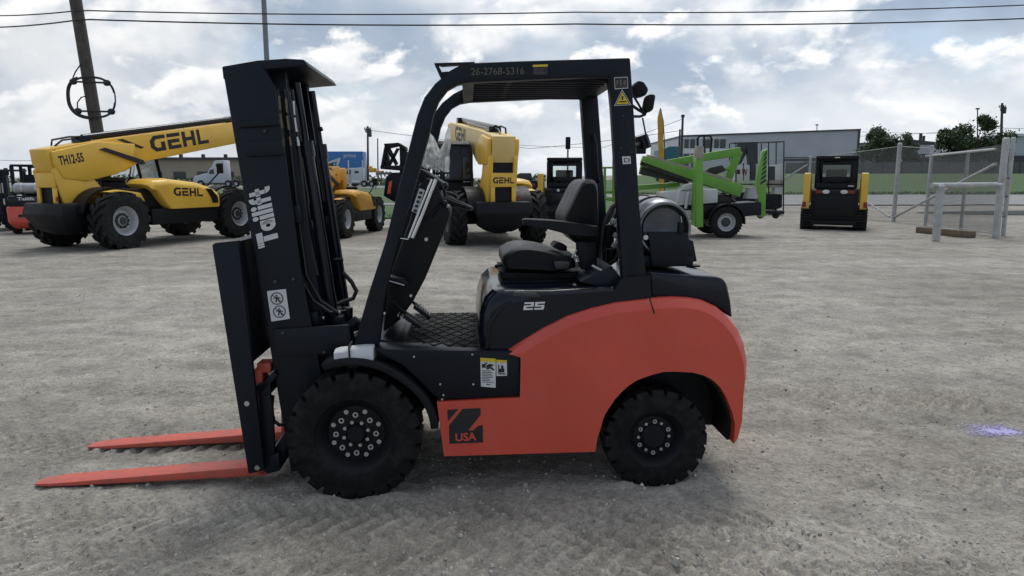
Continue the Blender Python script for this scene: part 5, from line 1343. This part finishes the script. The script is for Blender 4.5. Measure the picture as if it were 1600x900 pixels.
b.each('castor', M['rubber2'], t)

# ================================================================== black attachment frame behind the front guard post
gA = G(630, 356); AF = Frame((gA.x, gA.y, 0), 0)
t = thing('loader_attachment', AF, 'black steel attachment frame with an x brace and orange reflector, behind the front guard post', 'attachment')
py = AF.poly; p = AF.pt
b = MB(); b.prism(py([(594, 262), (601, 226), (604, 229), (600, 262)], 0), 0, .5); b.prism(py([(601, 226), (622, 222.5), (634, 230), (634, 236), (621, 228), (603, 232)], 0), 0, .5); b.prism(py([(594, 259), (636, 258), (640, 268), (594, 264)], 0), 0, .5)
b.prism(py([(602, 233), (609, 230), (622, 256), (617, 259)], 0), .05, .12); b.prism(py([(619, 231), (624, 232), (610, 259), (604, 259)], 0), .05, .12); b.prism(py([(595, 262), (604, 236), (607, 250), (606, 262)], 0), .1, .4); b.prism(py([(623, 229), (640, 240), (640, 262), (624, 258)], 0), .1, .4)
b.build('frame', M['black'], t, bevel=.02)
b = MB(); b.prism(py([(603, 276), (612, 270), (640, 272), (640, 330), (620, 318), (599, 306)], .1), .1, .6); b.prism(py([(624, 256), (642, 256), (642, 355), (628, 355)], .2), .2, .5); b.build('support', M['black'], t, bevel=.02)
b = MB(); b.prism(py([(608, 284), (613, 282), (610, 302), (605, 303)], .1), .085, .1); b.build('reflector', M['orange'], t)
b = MB()
for k in range(4): b.tube([p(590 + 6 * k, 276, .4), p(588 + 6 * k, 271, .4), p(592 + 6 * k, 269, .4), p(596 + 6 * k, 273, .4)], .03, 6)
b.tube([p(586, 296, .4), p(592, 272, .4), p(640, 270, .4)], .03, 6); b.build('hydraulic_coupler', M['rimgrey'], t)
b = MB(); b.box(p(583, 266, .4), (.22, .2, .14)); b.box(p(579, 262, .4), (.12, .1, .1)); b.tube([p(583, 268, .4), p(600, 268, .4)], .03, 6); b.build('valve_block', M['cat'], t, bevel=.02)

# ================================================================== poles and wires
def pole(name, pxb, pyb, pxt, pyt, Y, r0, r1, label, cat, m='pole', group=None, below=0):
    A = W(pxb, pyb, Y); B_ = W(pxt, pyt, Y); d = (B_ - A) / (B_.z - A.z); A = A + d * (hfar(A.x, Y) - .1 - A.z)
    b = MB(); n = 8; b.tube([A + (B_ - A) * k / n for k in range(n + 1)], r0, 14, r1); o = b.build('pole', M[m], None)
    rt = thing(name, (A.x, A.y, A.z), label, cat, group); o.parent = rt; o.location = -A
    return rt, A, B_
Yp = 21.5
rt, A, B_ = pole('utility_pole', 151, 200, 114, -24, Yp, .185, .165, 'leaning dark wooden utility pole at left with a coil of cable round it', 'utility pole')
b = MB(); off = rt.location
def wl_(px, py_, y=Yp - .25): return W(px, py_, y) - off
for a0, a1, f in ((0, 2 * pi, 1.0), (.15, 6.1, .965), (2.0, 4.6, 1.06)):
    pts = []
    for k in range(49):
        a = a0 + (a1 - a0) * k / 48; ca, sa = cos(a), sin(a)
        x = 143.5 + 36.5 * f * math.copysign(abs(ca) ** .8, ca) - 4 * sa; y_ = 152 - 32 * f * math.copysign(abs(sa) ** .8, sa)
        pts.append(wl_(x, y_))
    b.tube(pts, .022, 6)
b.tube([wl_(128, 98), wl_(118, 112), wl_(112, 126)], .018, 6); b.tube([wl_(136, 150), wl_(127, 152), wl_(121, 160), wl_(121, 172)], .018, 6)
b.build('cable_coil', M['hose'], rt)
for (xa, ya, xb, yb) in ((114.5, 127.5, 167, 129.5), (122, 173.5, 174, 174.5)):
    b = MB(); b.tube([wl_(xa, ya), wl_(xb, yb)], .03, 6); o = b.build('cable_bracket', M['hose'], rt)
    b = MB()
    for x, y_ in ((xa, ya), (xb, yb)): b.ball(wl_(x, y_), .105, 8, (1.1, .6, .9))
    b.each('snowshoe_guide', M['hose'], o)
def wire(name, pts, r, label, group=None):
    b = MB(); out = []
    for (a, c) in zip(pts[:-1], pts[1:]):
        a, c = V(a), V(c); L_ = (c - a).length
        for k in range(16):
            t_ = k / 16; out.append(a + (c - a) * t_ - V((0, 0, L_ * .006 * 4 * t_ * (1 - t_))))
    out.append(V(pts[-1])); b.tube(out, r, 6); return tag(b.build(name, M['hose']), label, 'cable', group)
wire('overhead_cable', [W(-1500, 120, 50), W(-300, 46, 30), W(0, 24.5, 24), W(117, 17, Yp - .2), W(136, 16.5, Yp - .2), W(900, 19, 22.5), W(1600, 8, 24), W(2100, 0, 26), W(3600, -20, 30)], .019, 'upper of the two black cables running across the top of the sky')
wire('overhead_cable', [W(-1500, 136, 50), W(-300, 62, 30), W(0, 42.5, 24), W(119, 31.5, Yp - .2), W(140, 30.5, Yp - .2), W(900, 37.5, 22.5), W(1600, 29, 24), W(2100, 22, 26), W(3600, 5, 30)], .022, 'lower of the two black cables running across the top of the sky')
pole('lamp_pole', 417, 95, 411.5, -12, 33, .13, .11, 'slim grey metal pole rising behind the top of the forklift mast', 'pole', 'polegrey')
def smallpole(pxb, pxt, pyt, Y, r, label, arms=(), tf=False, cat='utility pole', lamp=False, grp='distant wooden utility poles'):
    rt, A, B_ = pole('utility_pole' if not lamp else 'street_lamp', pxb, 262, pxt, pyt, Y, r, r * .7, label, cat, 'pole', grp)
    off = rt.location
    if arms:
        b = MB()
        for py_, hw in arms:
            b.beam(W(pxt - hw, py_ + .6, Y) - off, W(pxt + hw, py_ - .2, Y) - off, .14, .14)
            for s_ in (-1, -.5, .5, 1): q_ = W(pxt + hw * s_ * .95, py_ - .3, Y) - off; b.cyl(q_, q_ + V((0, 0, .22)), .06, n=6)
        b.build('crossarm', M['pole'], rt)
    if tf:
        b = MB(); q_ = W(pxt + 3.2, pyt + 12, Y) - off; b.lathe([(.0005, .95), (.22, .92), (.26, .85), (.26, 0), (.0005, -.02)], o=q_ + V((0, 0, -.4)), axis='z', n=14); b.build('transformer', M['darkgrey'], rt, )
    if lamp:
        b = MB(); q_ = W(pxt, pyt, Y) - off; b.box(q_ + V((0, 0, .1)), (.5, .3, .22)); b.build('lamp_head', M['darkgrey'], rt, bevel=.04)
    return rt
smallpole(575, 574.5, 197, 95, .17, 'double-armed wooden utility pole behind the blue trailer and white truck', ((202, 5), (206, 3.5)), True)
smallpole(590.5, 590, 216, 110, .12, 'thin bare pole just right of the double-armed pole behind the blue trailer')
smallpole(1064, 1067, 179, 80, .17, 'taller of two wooden poles left of the grey warehouse', ((183, 2.2),))
smallpole(1060, 1062.5, 202, 85, .15, 'shorter of two wooden poles left of the grey warehouse')
smallpole(1563, 1566, 161, 105, .22, 'wooden utility pole with a transformer rising behind the tree at the right edge', ((167, 5), (172, 3)), True)
smallpole(1527, 1527.5, 171, 110, .11, 'thin street lamp above the bushy tree at right', (), False, 'street lamp', True, None)
smallpole(1276.5, 1276.5, 196, 136, .10, 'small lamp on a stub pole above the roof edge of the grey warehouse', (), False, 'street lamp', True, None)
for k, (a, c, lab) in enumerate((((W(560, 236, 96), W(1066, 184, 80)), 0, 'thin distant power line between the far utility poles'), )): pass
wire('power_line', [W(574, 203, 95), W(830, 232, 100), W(1064, 204, 80)], .03, 'thin distant power line sagging behind the forklift guard', 'thin distant power lines')
wire('power_line', [W(800, 226, 98), W(940, 231, 92), W(1066, 186, 80)], .025, 'thin distant power line sagging behind the forklift guard', 'thin distant power lines')
wire('power_line', [W(1340, 213, 120), W(1566, 200, 105), W(1700, 202, 105)], .03, 'thin distant power line above the trees at right', 'thin power lines above the trees')
wire('power_line', [W(1340, 206, 120), W(1566, 208, 105), W(1700, 210, 105)], .025, 'thin distant power line above the trees at right', 'thin power lines above the trees')
wire('power_line', [W(-40, 249, 90), W(60, 251, 90), W(200, 245, 90)], .025, 'thin distant power line low at the far left', None)
# traffic signal seen from behind
A = W(887, 262, 45)
rt = thing('traffic_signal', (A.x, 45, 0), 'black traffic signal seen from behind on a thin pole above the loader cab', 'traffic signal')
b = MB(); z0, z1, zt_ = 0, W(887, 233, 45).z, W(887, 214, 45).z; b.cyl((0, 0, 0), (0, 0, z1 + .1), .05, n=8); b.build('pole', M['hose'], rt)
b = MB(); b.bb(-.15, .15, -.12, .12, z1, zt_); b.build('signal_head', M['plastic'], rt, bevel=.03)
# feather flag
A = G(1033, 330); Yf = 25.5; off = W(1033, 306, Yf); off.z = 0
rt = thing('feather_flag', off, 'tall narrow yellow feather flag standing behind the green boom lift', 'flag')
b = MB(); ptsL, ptsR = [], []
for k in range(21):
    t_ = k / 20; py_ = 170 + t_ * 136
    ctr = 1031.0 + 2.2 * sin(t_ * 2) ; wd_ = 4.6 * sstep(-.02, .14, t_) * (1 - .15 * t_)
    ptsL.append((ctr - wd_, py_)); ptsR.append((ctr + wd_, py_))
rings = []
for (a, c) in zip(ptsL, ptsR):
    q0, q1 = W(*a, Yf) - off, W(*c, Yf) - off; w_ = .03 * sin(a[1] * .15)
    rings.append([q0 + V((0, w_, 0)), (q0 + q1) / 2 + V((0, -w_ - .04, 0)), q1 + V((0, w_, 0)), (q0 + q1) / 2 + V((0, -w_ - .02, 0))])
b.loft(rings); b.build('flag_cloth', M['flagy'], rt)
b = MB(); b.tube([V((.12, .04, 0)), V((.12, .04, 2.2)), W(1036.5, 190, Yf + .04) - off, W(1032, 169, Yf + .04) - off], .018, 6); b.build('flag_pole', M['hose'], rt)

# ================================================================== fence, gate, barrier
def mesh_panel(b, A, B_, zb0, zt0, zb1, zt1, sp=.085, r=.0055):
    """diamond mesh between two posts"""
    A, B_ = V(A), V(B_); L_ = (B_ - A).length; H = max(zt0, zt1) - min(zb0, zb1)
    def pt_(u, v): x = u / L_; return V((A.x + (B_.x - A.x) * x, A.y + (B_.y - A.y) * x, (zb0 + (zb1 - zb0) * x) + ((zt0 - zb0) * (1 - x) + (zt1 - zb1) * x) * v))
    Hm = ((zt0 - zb0) + (zt1 - zb1)) / 2; n = int((L_ + Hm) / sp)
    for k in range(-int(Hm / sp), n):
        for sg_ in (1, -1):
            u0 = k * sp; ua, va = u0, 0.0; ub, vb = u0 + Hm, 1.0
            if sg_ < 0: va, vb = 1.0, 0.0
            if ub < 0 or ua > L_: continue
            if ua < 0: f = -ua / Hm; va = va + (vb - va) * f; ua = 0
            if ub > L_: f = (L_ - ua) / (ub - ua); vb = va + (vb - va) * f; ub = L_
            p0, p1 = pt_(ua, va), pt_(ub, vb); b.tube([p0, p1], r, 3)
def post(b, px, pyb, pyt, r):
    g = G(px, pyb); t_ = W(px, pyt, g.y); b.cyl((g.x, g.y, 0), (g.x, g.y, t_.z), r, n=10); b.ball((g.x, g.y, t_.z), r * 1.1, 5); return V((g.x, g.y, 0)), t_.z
rt = thing('chain_link_fence', (0, 0, 0), 'chain-link fence with galvanised posts running behind the lone track loader', 'fence')
Q = []
for px, pyb, pyt in ((1060, 327, 247), (1170, 329, 246), (1261, 332, 245), (1396, 346, 226), (1445.5, 352, 229)):
    b = MB(); q_ = post(b, px, pyb, pyt, .055 if px < 1390 or px > 1400 else .075); b.build('fence_post', M['pipe'], rt); Q.append(q_)
for (a, za), (c, zc) in zip(Q[:-1], Q[1:]):
    b = MB(); mesh_panel(b, a, c, .03, za - .05, .03, zc - .05, .11, .0045); b.build('wire_mesh', M['wire'], rt, smooth=False)
    b = MB(); b.tube([a + V((0, 0, za - .06)), c + V((0, 0, zc - .06))], .012, 6); b.build('tension_wire', M['pipe'], rt)
b = MB(); g1 = Q[3][0]; g0 = Q[2][0]
def onl(px, py_, A, B_):
    # point on the vertical plane through A and B
    d = ray(px, py_); n = V((B_ - A).cross(V((0, 0, 1)))); k = n.dot(A - V((0, 0, CAMH))) / n.dot(d); return V((0, 0, CAMH)) + d * k
b.tube([onl(1343, 308, g0, g1), onl(1390, 339, g0, g1)], .035, 8); b.tube([onl(1262, 257, Q[1][0], g0), onl(1222, 282, Q[1][0], g0)], .035, 8)
b.each('brace', M['pipe'], rt)
# the gate, ajar towards the camera
gt = thing('gate', (0, 0, 0), 'open chain-link gate with a diagonal pipe brace at the right', 'gate', None)
b = MB(); qa, za = Q[4]; qb, zb = post(b, 1556, 371, 219, .085); b.build('gate_post', M['pipe'], gt)
b = MB(); q2, z2 = post(b, 1567, 369, 217, .055); b.build('gate_post', M['pipe'], gt)
b = MB(); q3, z3 = post(b, 1501, 359, 240, .05); b.build('gate_post', M['pipe'], gt)
b = MB(); mesh_panel(b, qa, qb, .05, za - .3, .1, zb - .1); b.build('wire_mesh', M['wire'], gt, smooth=False)
b = MB(); b.tube([onl(1447, 244, qa, qb), onl(1556, 233, qa, qb)], .04, 8); b.tube([onl(1396, 340, g1, qb), onl(1556, 256, g1, qb)], .045, 8); b.tube([onl(1448, 350, qa, qb) , onl(1553, 365, qa, qb)], .018, 8); b.each('gate_rail', M['pipe'], gt)
b = MB()
for z in (.55, 1.1, 1.6): b.tube([qb + V((0, 0, z)), q2 + V((0, 0, z))], .025, 6)
b.each('hinge', M['darkgrey'], gt)
br = thing('pipe_barrier', (0, 0, 0), 'low barrier of thick galvanised pipe in front of the gate at right', 'barrier')
b = MB(); qa_, za_ = post(b, 1462, 376, 293, .095); b.build('post', M['pipe'], br)
b = MB(); qb_, zb_ = post(b, 1554.5, 373, 290, .075); b.build('post', M['pipe'], br)
b = MB(); b.tube([W(1456, 290, qa_.y), W(1557, 289, qb_.y)], .07, 12); b.build('rail', M['pipe'], br)
ga, gb = G(1436, 364), G(1522, 372)
b = MB(); b.beam(ga + V((0, .05, .09)), gb + V((0, .05, .09)), .2, .18); tag(b.build('timber_beam', M['wood'], bevel=.012), 'weathered wooden beam lying at the foot of the pipe barrier', 'timber')
# ================================================================== far side: trucks, buildings, wall, trees
def semi(px0, px1, pyb, Y, label, stacks=False, sleeper=True):
    A = W(px0, pyb, Y); B_ = W(px1, pyb, Y); fr = Frame((A.x, Y, hfar(A.x, Y) + .05), 0)
    t = thing('semi_truck', fr, label, 'truck', None); L_ = B_.x - A.x; k = L_ / 6.2
    q = lambda pts: [(x * k, z * k) for x, z in pts]
    hn = 2.0 if stacks else 1.75
    b = MB(); b.prism(q([(0, .55), (.02, 1.35), (.3, 1.75 if stacks else 1.6), (hn, 2.0), (2.3, 2.05), (2.3, .55)]), .1 * k, 2.2 * k); b.build('hood', M['truckwhite'], t, bevel=.1)
    b = MB(); b.prism(q([(2.2, .6), (2.2, 2.0), (2.6, 2.75), (2.9, 2.9), (4.3, 2.95) if stacks else (3.4, 3.9), (5.0, 3.0) if stacks else (4.9, 4.0), (5.0, .6)]), 0, 2.3 * k); cb = b.build('cab', M['truckwhite'], t, bevel=.08)
    b = MB(); b.prism(q([(2.45, 1.95), (2.75, 2.6), (3.3, 2.65), (3.3, 1.95)]), -.02, .02); b.prism(q([(3.9, 2.1), (4.5, 2.1), (4.5, 2.5), (3.9, 2.5)]) if stacks else q([(3.6, 3.3), (4.0, 3.5), (4.0, 3.2), (3.7, 3.0)]), -.02, .02); b.build('window', M['glass'], cb)
    b = MB(); b.bb(4.8 * k, 7.2 * k, .4 * k, 1.9 * k, .7 * k, .95 * k); b.bb(2.6 * k, 4.6 * k, .1 * k, .6 * k, .45 * k, 1.0 * k); b.bb(-.1 * k, .15 * k, .1 * k, 2.2 * k, .4 * k, .8 * k); b.build('chassis', M['steel'] if stacks else M['darkgrey'], t)
    if stacks:
        b = MB()
        for x, y in ((3.0, -.12), (5.15, .2), (5.15, 2.1)): b.cyl((x * k, y * k, .9 * k), (x * k, y * k, 4.1 * k), .1 * k, n=10)
        b.each('exhaust_stack', M['steel'], t)
        b = MB(); b.cyl((3.4 * k, .15 * k, .75 * k), (4.7 * k, .15 * k, .75 * k), .36 * k, n=16); b.build('fuel_tank', M['steel'], t)
    for x in (1.15, 5.3, 6.5):
        b = MB(); b.lathe([(.0005, .05), (.24, .06), (.27, .0), (.5, .0), (.52, .05), (.52, .28), (.5, .3), (.0005, .28)], n=20); w = b.build('wheel', M['rubber2'], t, loc=(x * k, .0, .50 * k)); w.scale = (k, k, k)
        b = MB(); b.lathe([(.0005, .03), (.2, .04), (.26, -.01)], n=16); b.build('rim', M['rimgrey'], w)
    return fr, t, k
semi(302, 366, 295, 88, 'white sleeper-cab truck on the highway just left of the forklift mast')
semi(516, 578, 292, 88, 'white long-nosed truck with chrome stacks in front of the blue trailer', True)
A = W(500, 293, 94); B_ = W(568, 293, 94); fr = Frame((A.x, 94, hfar(A.x, 94) + .05), 0)
t = thing('semi_trailer', fr, 'blue box trailer lettered prime with an arrow, behind the long-nosed white truck', 'trailer')
zt_ = W(540, 236.5, 94).z - fr.loc.z; wl2 = B_.x - A.x
b = MB(); b.bb(-8, wl2, 0, 2.6, 1.1, zt_); b.build('box', M['trailerblue'], t, bevel=.05)
p = fr.pt
letters('prime', M['palew'], t, p(537, 248, -.02), p(556, 248, -.02), p(537, 240, -.02), bold=.01)
flat('arrow_mark', M['palew'], t, [[p(a, c, -.02) for a, c in pl] for pl in ([(510, 262), (516, 259.5), (522, 255), (524, 256.5), (518, 261.5), (511, 265)], [(515, 252), (532, 246), (531, 252), (528, 259), (525, 258), (527, 252), (516, 254.5)])])
b = MB(); b.bb(-8, wl2, .3, 2.3, .8, 1.1); b.build('chassis', M['darkgrey'], t)
b = MB(); b.lathe([(.0005, 0), (.5, 0), (.52, .05), (.52, .3), (.0005, .3)], n=18); w = b.build('wheel', M['rubber2'], t, loc=(wl2 - 1.2, .1, .5)); c_ = copy_obj(w, t); c_.location = (wl2 - 2.4, .1, .5)
# dark truck glimpsed between loader and telehandler
A = W(806, 283, 70); fr = Frame((A.x, 70, hfar(A.x, 70) + .03), 0); t = thing('flatbed_truck', fr, 'dark flatbed truck far off, between the rear-facing telehandler and the loader', 'truck')
b = MB(); b.bb(0, 2.4, 0, 2, .6, 1.0); b.prism([(0, 1.0), (0, 1.5), (.4, 1.7), (1.5, 1.7), (1.7, 1.0)], .1, 1.9); b.build('body', M['darkgrey'], t, bevel=.05)
for x in (.5, 1.75):
    b = MB(); b.lathe([(.0005, 0), (.42, 0), (.44, .05), (.44, .3), (.0005, .3)], n=18); w = b.build('wheel', M['rubber2'], t, loc=(x, -.05, .5)); b = MB(); b.lathe([(.0005, -.03), (.18, -.02), (.2, 0)], n=14); b.build('rim', M['redlamp'] if x > 1 else M['rimgrey'], w)
# pickup far left
A = W(11, 293, 52); fr = Frame((A.x, 52, hfar(A.x, 52) + .03), 0); t = thing('pickup_truck', fr, 'silver-grey car parked at the far left beyond the forklifts', 'car')
k = (W(58, 290, 52).x - A.x) / 5.2
b = MB(); b.prism([(x * k, z * k) for x, z in ((0, .5), (0, 1.0), (.9, 1.12), (1.5, 1.65), (3.0, 1.68), (3.5, 1.15), (5.1, 1.1), (5.2, .5))], 0, 1.9 * k); b.build('body', M['rimgrey'], t, bevel=.12, seg=3)
b = MB(); b.prism([(x * k, z * k) for x, z in ((1.15, 1.14), (1.6, 1.58), (2.9, 1.6), (3.25, 1.16))], -.02, .05); b.each('window', M['glass'], t)
for x in (1.0, 4.1):
    b = MB(); b.lathe([(.0005, -.02), (.22, -.03), (.36, 0), (.38, .05), (.38, .25), (.0005, .25)], n=18); b.build('wheel', M['rubber2'], t, loc=(x * k, -.03, .40 * k))
# black posts by the left grass edge
for i, px in enumerate((17, 24)):
    g = G(px, 352); b = MB(); b.cyl((0, 0, 0), (0, 0, W(px, 305, g.y).z), .06, n=10); b.ball((0, 0, W(px, 305, g.y).z), .062, 6)
    o = b.build('bollard', M['plastic'], loc=(g.x, g.y, 0)); tag(o, 'slim black post between the cut-off forklift and the red forklift', 'post', 'slim black posts at the far left')
# teal trailer
A = W(1037, 262, 70); B_ = W(1061, 262, 70); b = MB()
fr = Frame((A.x, 70, hfar(A.x, 70)), 0); t = thing('box_trailer', fr, 'teal box trailer behind the yellow feather flag', 'trailer')
w_ = B_.x - A.x; zt_ = W(1050, 228.5, 70).z - fr.loc.z; b.prism([(0, .9), (0, zt_ - .25), (.5, zt_), (w_, zt_), (w_, .9)], 0, 5); b.build('box', M['teal'], t, bevel=.05)
b = MB(); b.bb(.2, w_ - .2, .3, 4.5, .6, .9); b.lathe([(.0005, .2), (.45, .2), (.45, .45), (.0005, .45)], o=(w_ - .8, 0, .45), n=16); b.build('wheel', M['rubber2'], t)

# beige shed at left
fr = Frame((W(226, 290, 125).x, 125, hfar(-60, 125)), 0); t = thing('warehouse', fr, 'long low beige building beyond the highway, above the yellow hood at left', 'building')
w_ = W(420, 290, 125).x - fr.loc.x; ze = W(280, 250, 125).z - fr.loc.z
b = MB(); b.bb(0, w_, 0, 14, 0, ze); b.build('wall', M['beige'], t)
b = MB(); b.bb(-.5, w_ + .5, -.7, 14.5, ze, ze + .45); b.build('roof', M['wdark'], t)
b = MB()
for k in range(6): b.bb(1 + k * 4.2, 3.2 + k * 4.2, -.06, .05, .6, ze - 2.0)
b.each('window', M['glass'], t)
b = MB()
for k in range(4): b.bb(5 + k * 4, 5.5 + k * 4, 3, 3.5, ze + .45, ze + 1.1)
b.each('roof_vent', M['darkgrey'], t)

# big grey warehouse
Yw = 130; x0 = W(1066, 250, Yw).x; x1 = W(1339, 250, Yw).x; zg = hfar(x0 + 5, Yw)
fr = Frame((x0, Yw, zg), 0); t = thing('warehouse', fr, 'large pale grey warehouse with dark window openings at its left end', 'building')
wz = lambda px, py_: W(px, py_, Yw).z - zg
wx = lambda px: W(px, 250, Yw).x - x0
hl, hr_ = wz(1066, 213.5), wz(1340, 203.5); Lw = x1 - x0
b = MB(); b.prism([(0, 0), (0, hl), (Lw, hr_), (Lw, 0)], 0, 30); b.build('wall', M['wgrey'], t)
b = MB(); b.prism([(-.2, hl), (-.2, hl + .25), (Lw + .2, hr_ + .25), (Lw + .2, hr_)], -.3, 30.2); b.prism([(Lw - .15, 0), (Lw + .2, 0), (Lw + .2, hr_), (Lw - .15, hr_)], -.15, 0); b.build('roof_trim', M['wdark'], t)
b = MB(); b.bb(-.0, wx(1133), -.12, -.02, wz(1080, 240), wz(1080, 232)); b.bb(0, wx(1133), -.12, -.02, wz(1080, 217.5), wz(1080, 214)); b.build('white_band', M['wwhite'], t)
for a, c in ((1068.5, 1075), (1077.5, 1085), (1097, 1108), (1115, 1122), (1124, 1132.5)):
    b = MB(); b.bb(wx(a), wx(c), -.10, .05, wz(1080, 231), wz(1080, 216)); o = b.build('window', M['glass'], t)
    b = MB(); n_ = 3
    for i in range(n_ + 1): zz_ = wz(1080, 231) + (wz(1080, 216) - wz(1080, 231)) * i / n_; b.bb(wx(a), wx(c), -.13, -.10, zz_ - .05, zz_ + .05)
    b.build('frame', M['wdark'], o)
for a, c in ((1068, 1076), (1080, 1088)):
    b = MB(); b.bb(wx(a), wx(c), -.10, .05, 0, wz(1080, 238)); b.each('window', M['glass'], t)
b = MB(); b.bb(wx(1225), Lw, -.1, .0, wz(1280, 252), wz(1280, 245.5)); b.build('dark_band', M['wdark'], t)
b = MB()
for i in range(60): x = wx(1136) + (Lw - wx(1136)) * i / 60; b.bb(x, x + .12, -.05, 0, wz(1280, 245), hl + (hr_ - hl) * x / Lw - .05)
b.build('cladding_rib', M['wgrey'], t)
# small buildings at right
fr = Frame((W(1574, 250, 112).x, 112, hfar(60, 112)), 0); t = thing('warehouse', fr, 'pale blue-grey building cut off by the right edge behind the gate', 'building')
ze = W(1590, 213, 112).z - fr.loc.z; b = MB(); b.bb(0, 30, 0, 15, 0, ze); b.build('wall', M['wgrey'], t); b = MB(); b.bb(-.3, 30.3, -.3, 15.3, ze, ze + .35); b.build('roof', M['wwhite'], t); b = MB(); b.bb(.3, 29, -.05, .1, .2, W(1590, 243, 112).z - fr.loc.z); b.build('loading_bay', M['wdark'], t)
fr = Frame((W(1342, 250, 140).x, 140, hfar(70, 140)), 0); t = thing('warehouse', fr, 'low grey building half hidden between the two trees at right', 'building')
ze = W(1450, 226, 140).z - fr.loc.z; w_ = W(1470, 250, 140).x - fr.loc.x; b = MB(); b.bb(0, w_, 0, 15, 0, ze); b.build('wall', M['wgrey'], t); b = MB(); b.prism([(-.4, ze), (-.4, ze + .3), (w_ * .6, ze + 1.0), (w_ + .4, ze + .3), (w_ + .4, ze)], -.4, 15.4); b.build('roof', M['darkgrey'], t)
b = MB(); b.cyl((w_ * .8, 2, ze), (w_ * .8, 2, ze + 2.2), .3, n=10); b.cyl((w_ * .84, 2, ze), (w_ * .84, 2, ze + 1.8), .25, n=10); b.each('chimney', M['darkgrey'], t)
b = MB(); b.bb(w_ * .7, w_ * .95, -.08, .05, ze * .35, ze * .7); b.each('window', M['glass'], t)
# long concrete wall on the bank
Yc = 90; xa, xb_ = W(1228, 260, Yc).x, W(1720, 260, Yc).x
zb_ = hfar(40, Yc) + .02; zt_ = W(1450, 254, Yc).z
b = MB(); n_ = 16
for i in range(n_):
    u0, u1 = xa + (xb_ - xa) * i / n_, xa + (xb_ - xa) * (i + 1) / n_; b.bb(u0 + .02, u1 - .02, Yc, Yc + .25, zb_ - .2, zt_ + .04 * (i % 2))
    b.bb(u1 - .2, u1 + .2, Yc - .12, Yc - .0, zb_ - .2, zt_ + .1)
tag(b.build('concrete_wall', M['conc']), 'long grey concrete wall along the top of the grass bank at right', 'wall')

# trees
def tree(px0, px1, pyt, pyb, Y, label, leaf, n, seed, trunk_h=1.6):
    rnd = random.Random(seed); xc = W((px0 + px1) / 2, 250, Y).x; wd_ = W(px1, 250, Y).x - W(px0, 250, Y).x
    zt_ = W(800, pyt, Y).z; zb_ = W(800, pyb, Y).z; zg = hfar(xc, Y)
    rt = thing('tree', (xc, Y, zg), label, 'tree', None)
    b = MB(); b.tube([(0, 0, -.1), (.05, 0, 1.0), (-.05, .05, (zb_ - zg) * .8 + 1)], .22, 8, .13)
    cl = []
    for k in range(int(14 + wd_ * 2)):
        a = rnd.random() * 6.28; rr = rnd.random() ** .5 * wd_ * .42; x_ = cos(a) * rr; prof = 1 - (abs(x_) / (wd_ * .52)) ** 2 * .75; h = zb_ - zg + (zt_ - zb_) * (-.15 + (1.08 * rnd.random() ** .7) * prof); c = V((x_, sin(a) * rr * .6, h))
        cl.append((c, min(1.15, wd_ * .18) * rnd.uniform(.7, 1.25))); b.tube([(0, 0, 1.0), V((c.x * .4, c.y * .4, c.z * .65)), c], .09, 5, .03)
    b.build('trunk', M['bark'], rt)
    b = MB()
    for i in range(n):
        c, r = cl[rnd.randrange(len(cl))]; d = V((rnd.gauss(0, 1), rnd.gauss(0, 1), rnd.gauss(0, .8))); d = d.normalized() * r * rnd.random() ** .4 * (1.5 if rnd.random() < .08 else 1)
        q = c + d; s_ = rnd.uniform(.10, .24); u = V((rnd.gauss(0, 1), rnd.gauss(0, 1), rnd.gauss(0, 1))).normalized(); w = u.orthogonal().normalized(); v = u.cross(w)
        b.poly3([q - w * s_, q + v * s_ * .5, q + w * s_, q - v * s_ * .5])
    b.build('crown', M[leaf], rt, smooth=False)
tree(1340, 1402, 203, 258, 98, 'dark round tree just left of the tall fence post, above the concrete wall', 'leaf', 9000, 3)
tree(1392, 1436, 210, 256, 104, 'lighter sparse tree right of the dark round tree, above the concrete wall', 'leaf2', 3800, 5)
tree(1456, 1584, 182, 256, 96, 'wide bushy dark tree behind the gate at the right edge', 'leaf', 20000, 8)
# low scrub along the highway at left
rnd = random.Random(11); b = MB()
for i in range(5000):
    x = rnd.uniform(-75, 5); y = rnd.uniform(104, 112); hgt = 1.2 + 1.2 * noise.noise(V((x * .15, 0, 0)))
    q = V((x, y, .35 + rnd.random() * max(.3, hgt))); s_ = rnd.uniform(.15, .4); u = V((rnd.gauss(0, 1), rnd.gauss(0, 1), rnd.gauss(0, 1))).normalized(); w = u.orthogonal().normalized(); v = u.cross(w)
    b.poly3([q - w * s_, q + v * s_ * .5, q + w * s_, q - v * s_ * .5])
tag(b.build('scrub', M['leaf2'], smooth=False), kind='stuff')
# grass tufts along the edges of the yard
b = MB()
for i in range(9000):
    if i % 3: x = rnd.uniform(-12, 6.5); y = 27.6 + 3.5 * rnd.random() ** 2 + noise.noise(V((x * .3, 28, 0))) * 1.5
    else: x = rnd.uniform(9, 45); y = 58.7 + rnd.random() * 3
    z = height(x, y); h = rnd.uniform(.05, .16) * (1 if i % 3 else 1.8); a = rnd.random() * 6.28; w = .012 if i % 3 else .04
    b.poly3([(x - w * cos(a), y - w * sin(a), z), (x + w * cos(a), y + w * sin(a), z), (x + rnd.gauss(0, .04), y + rnd.gauss(0, .04), z + h)])
tag(b.build('grass_tufts', M['grass'], smooth=False), kind='stuff')
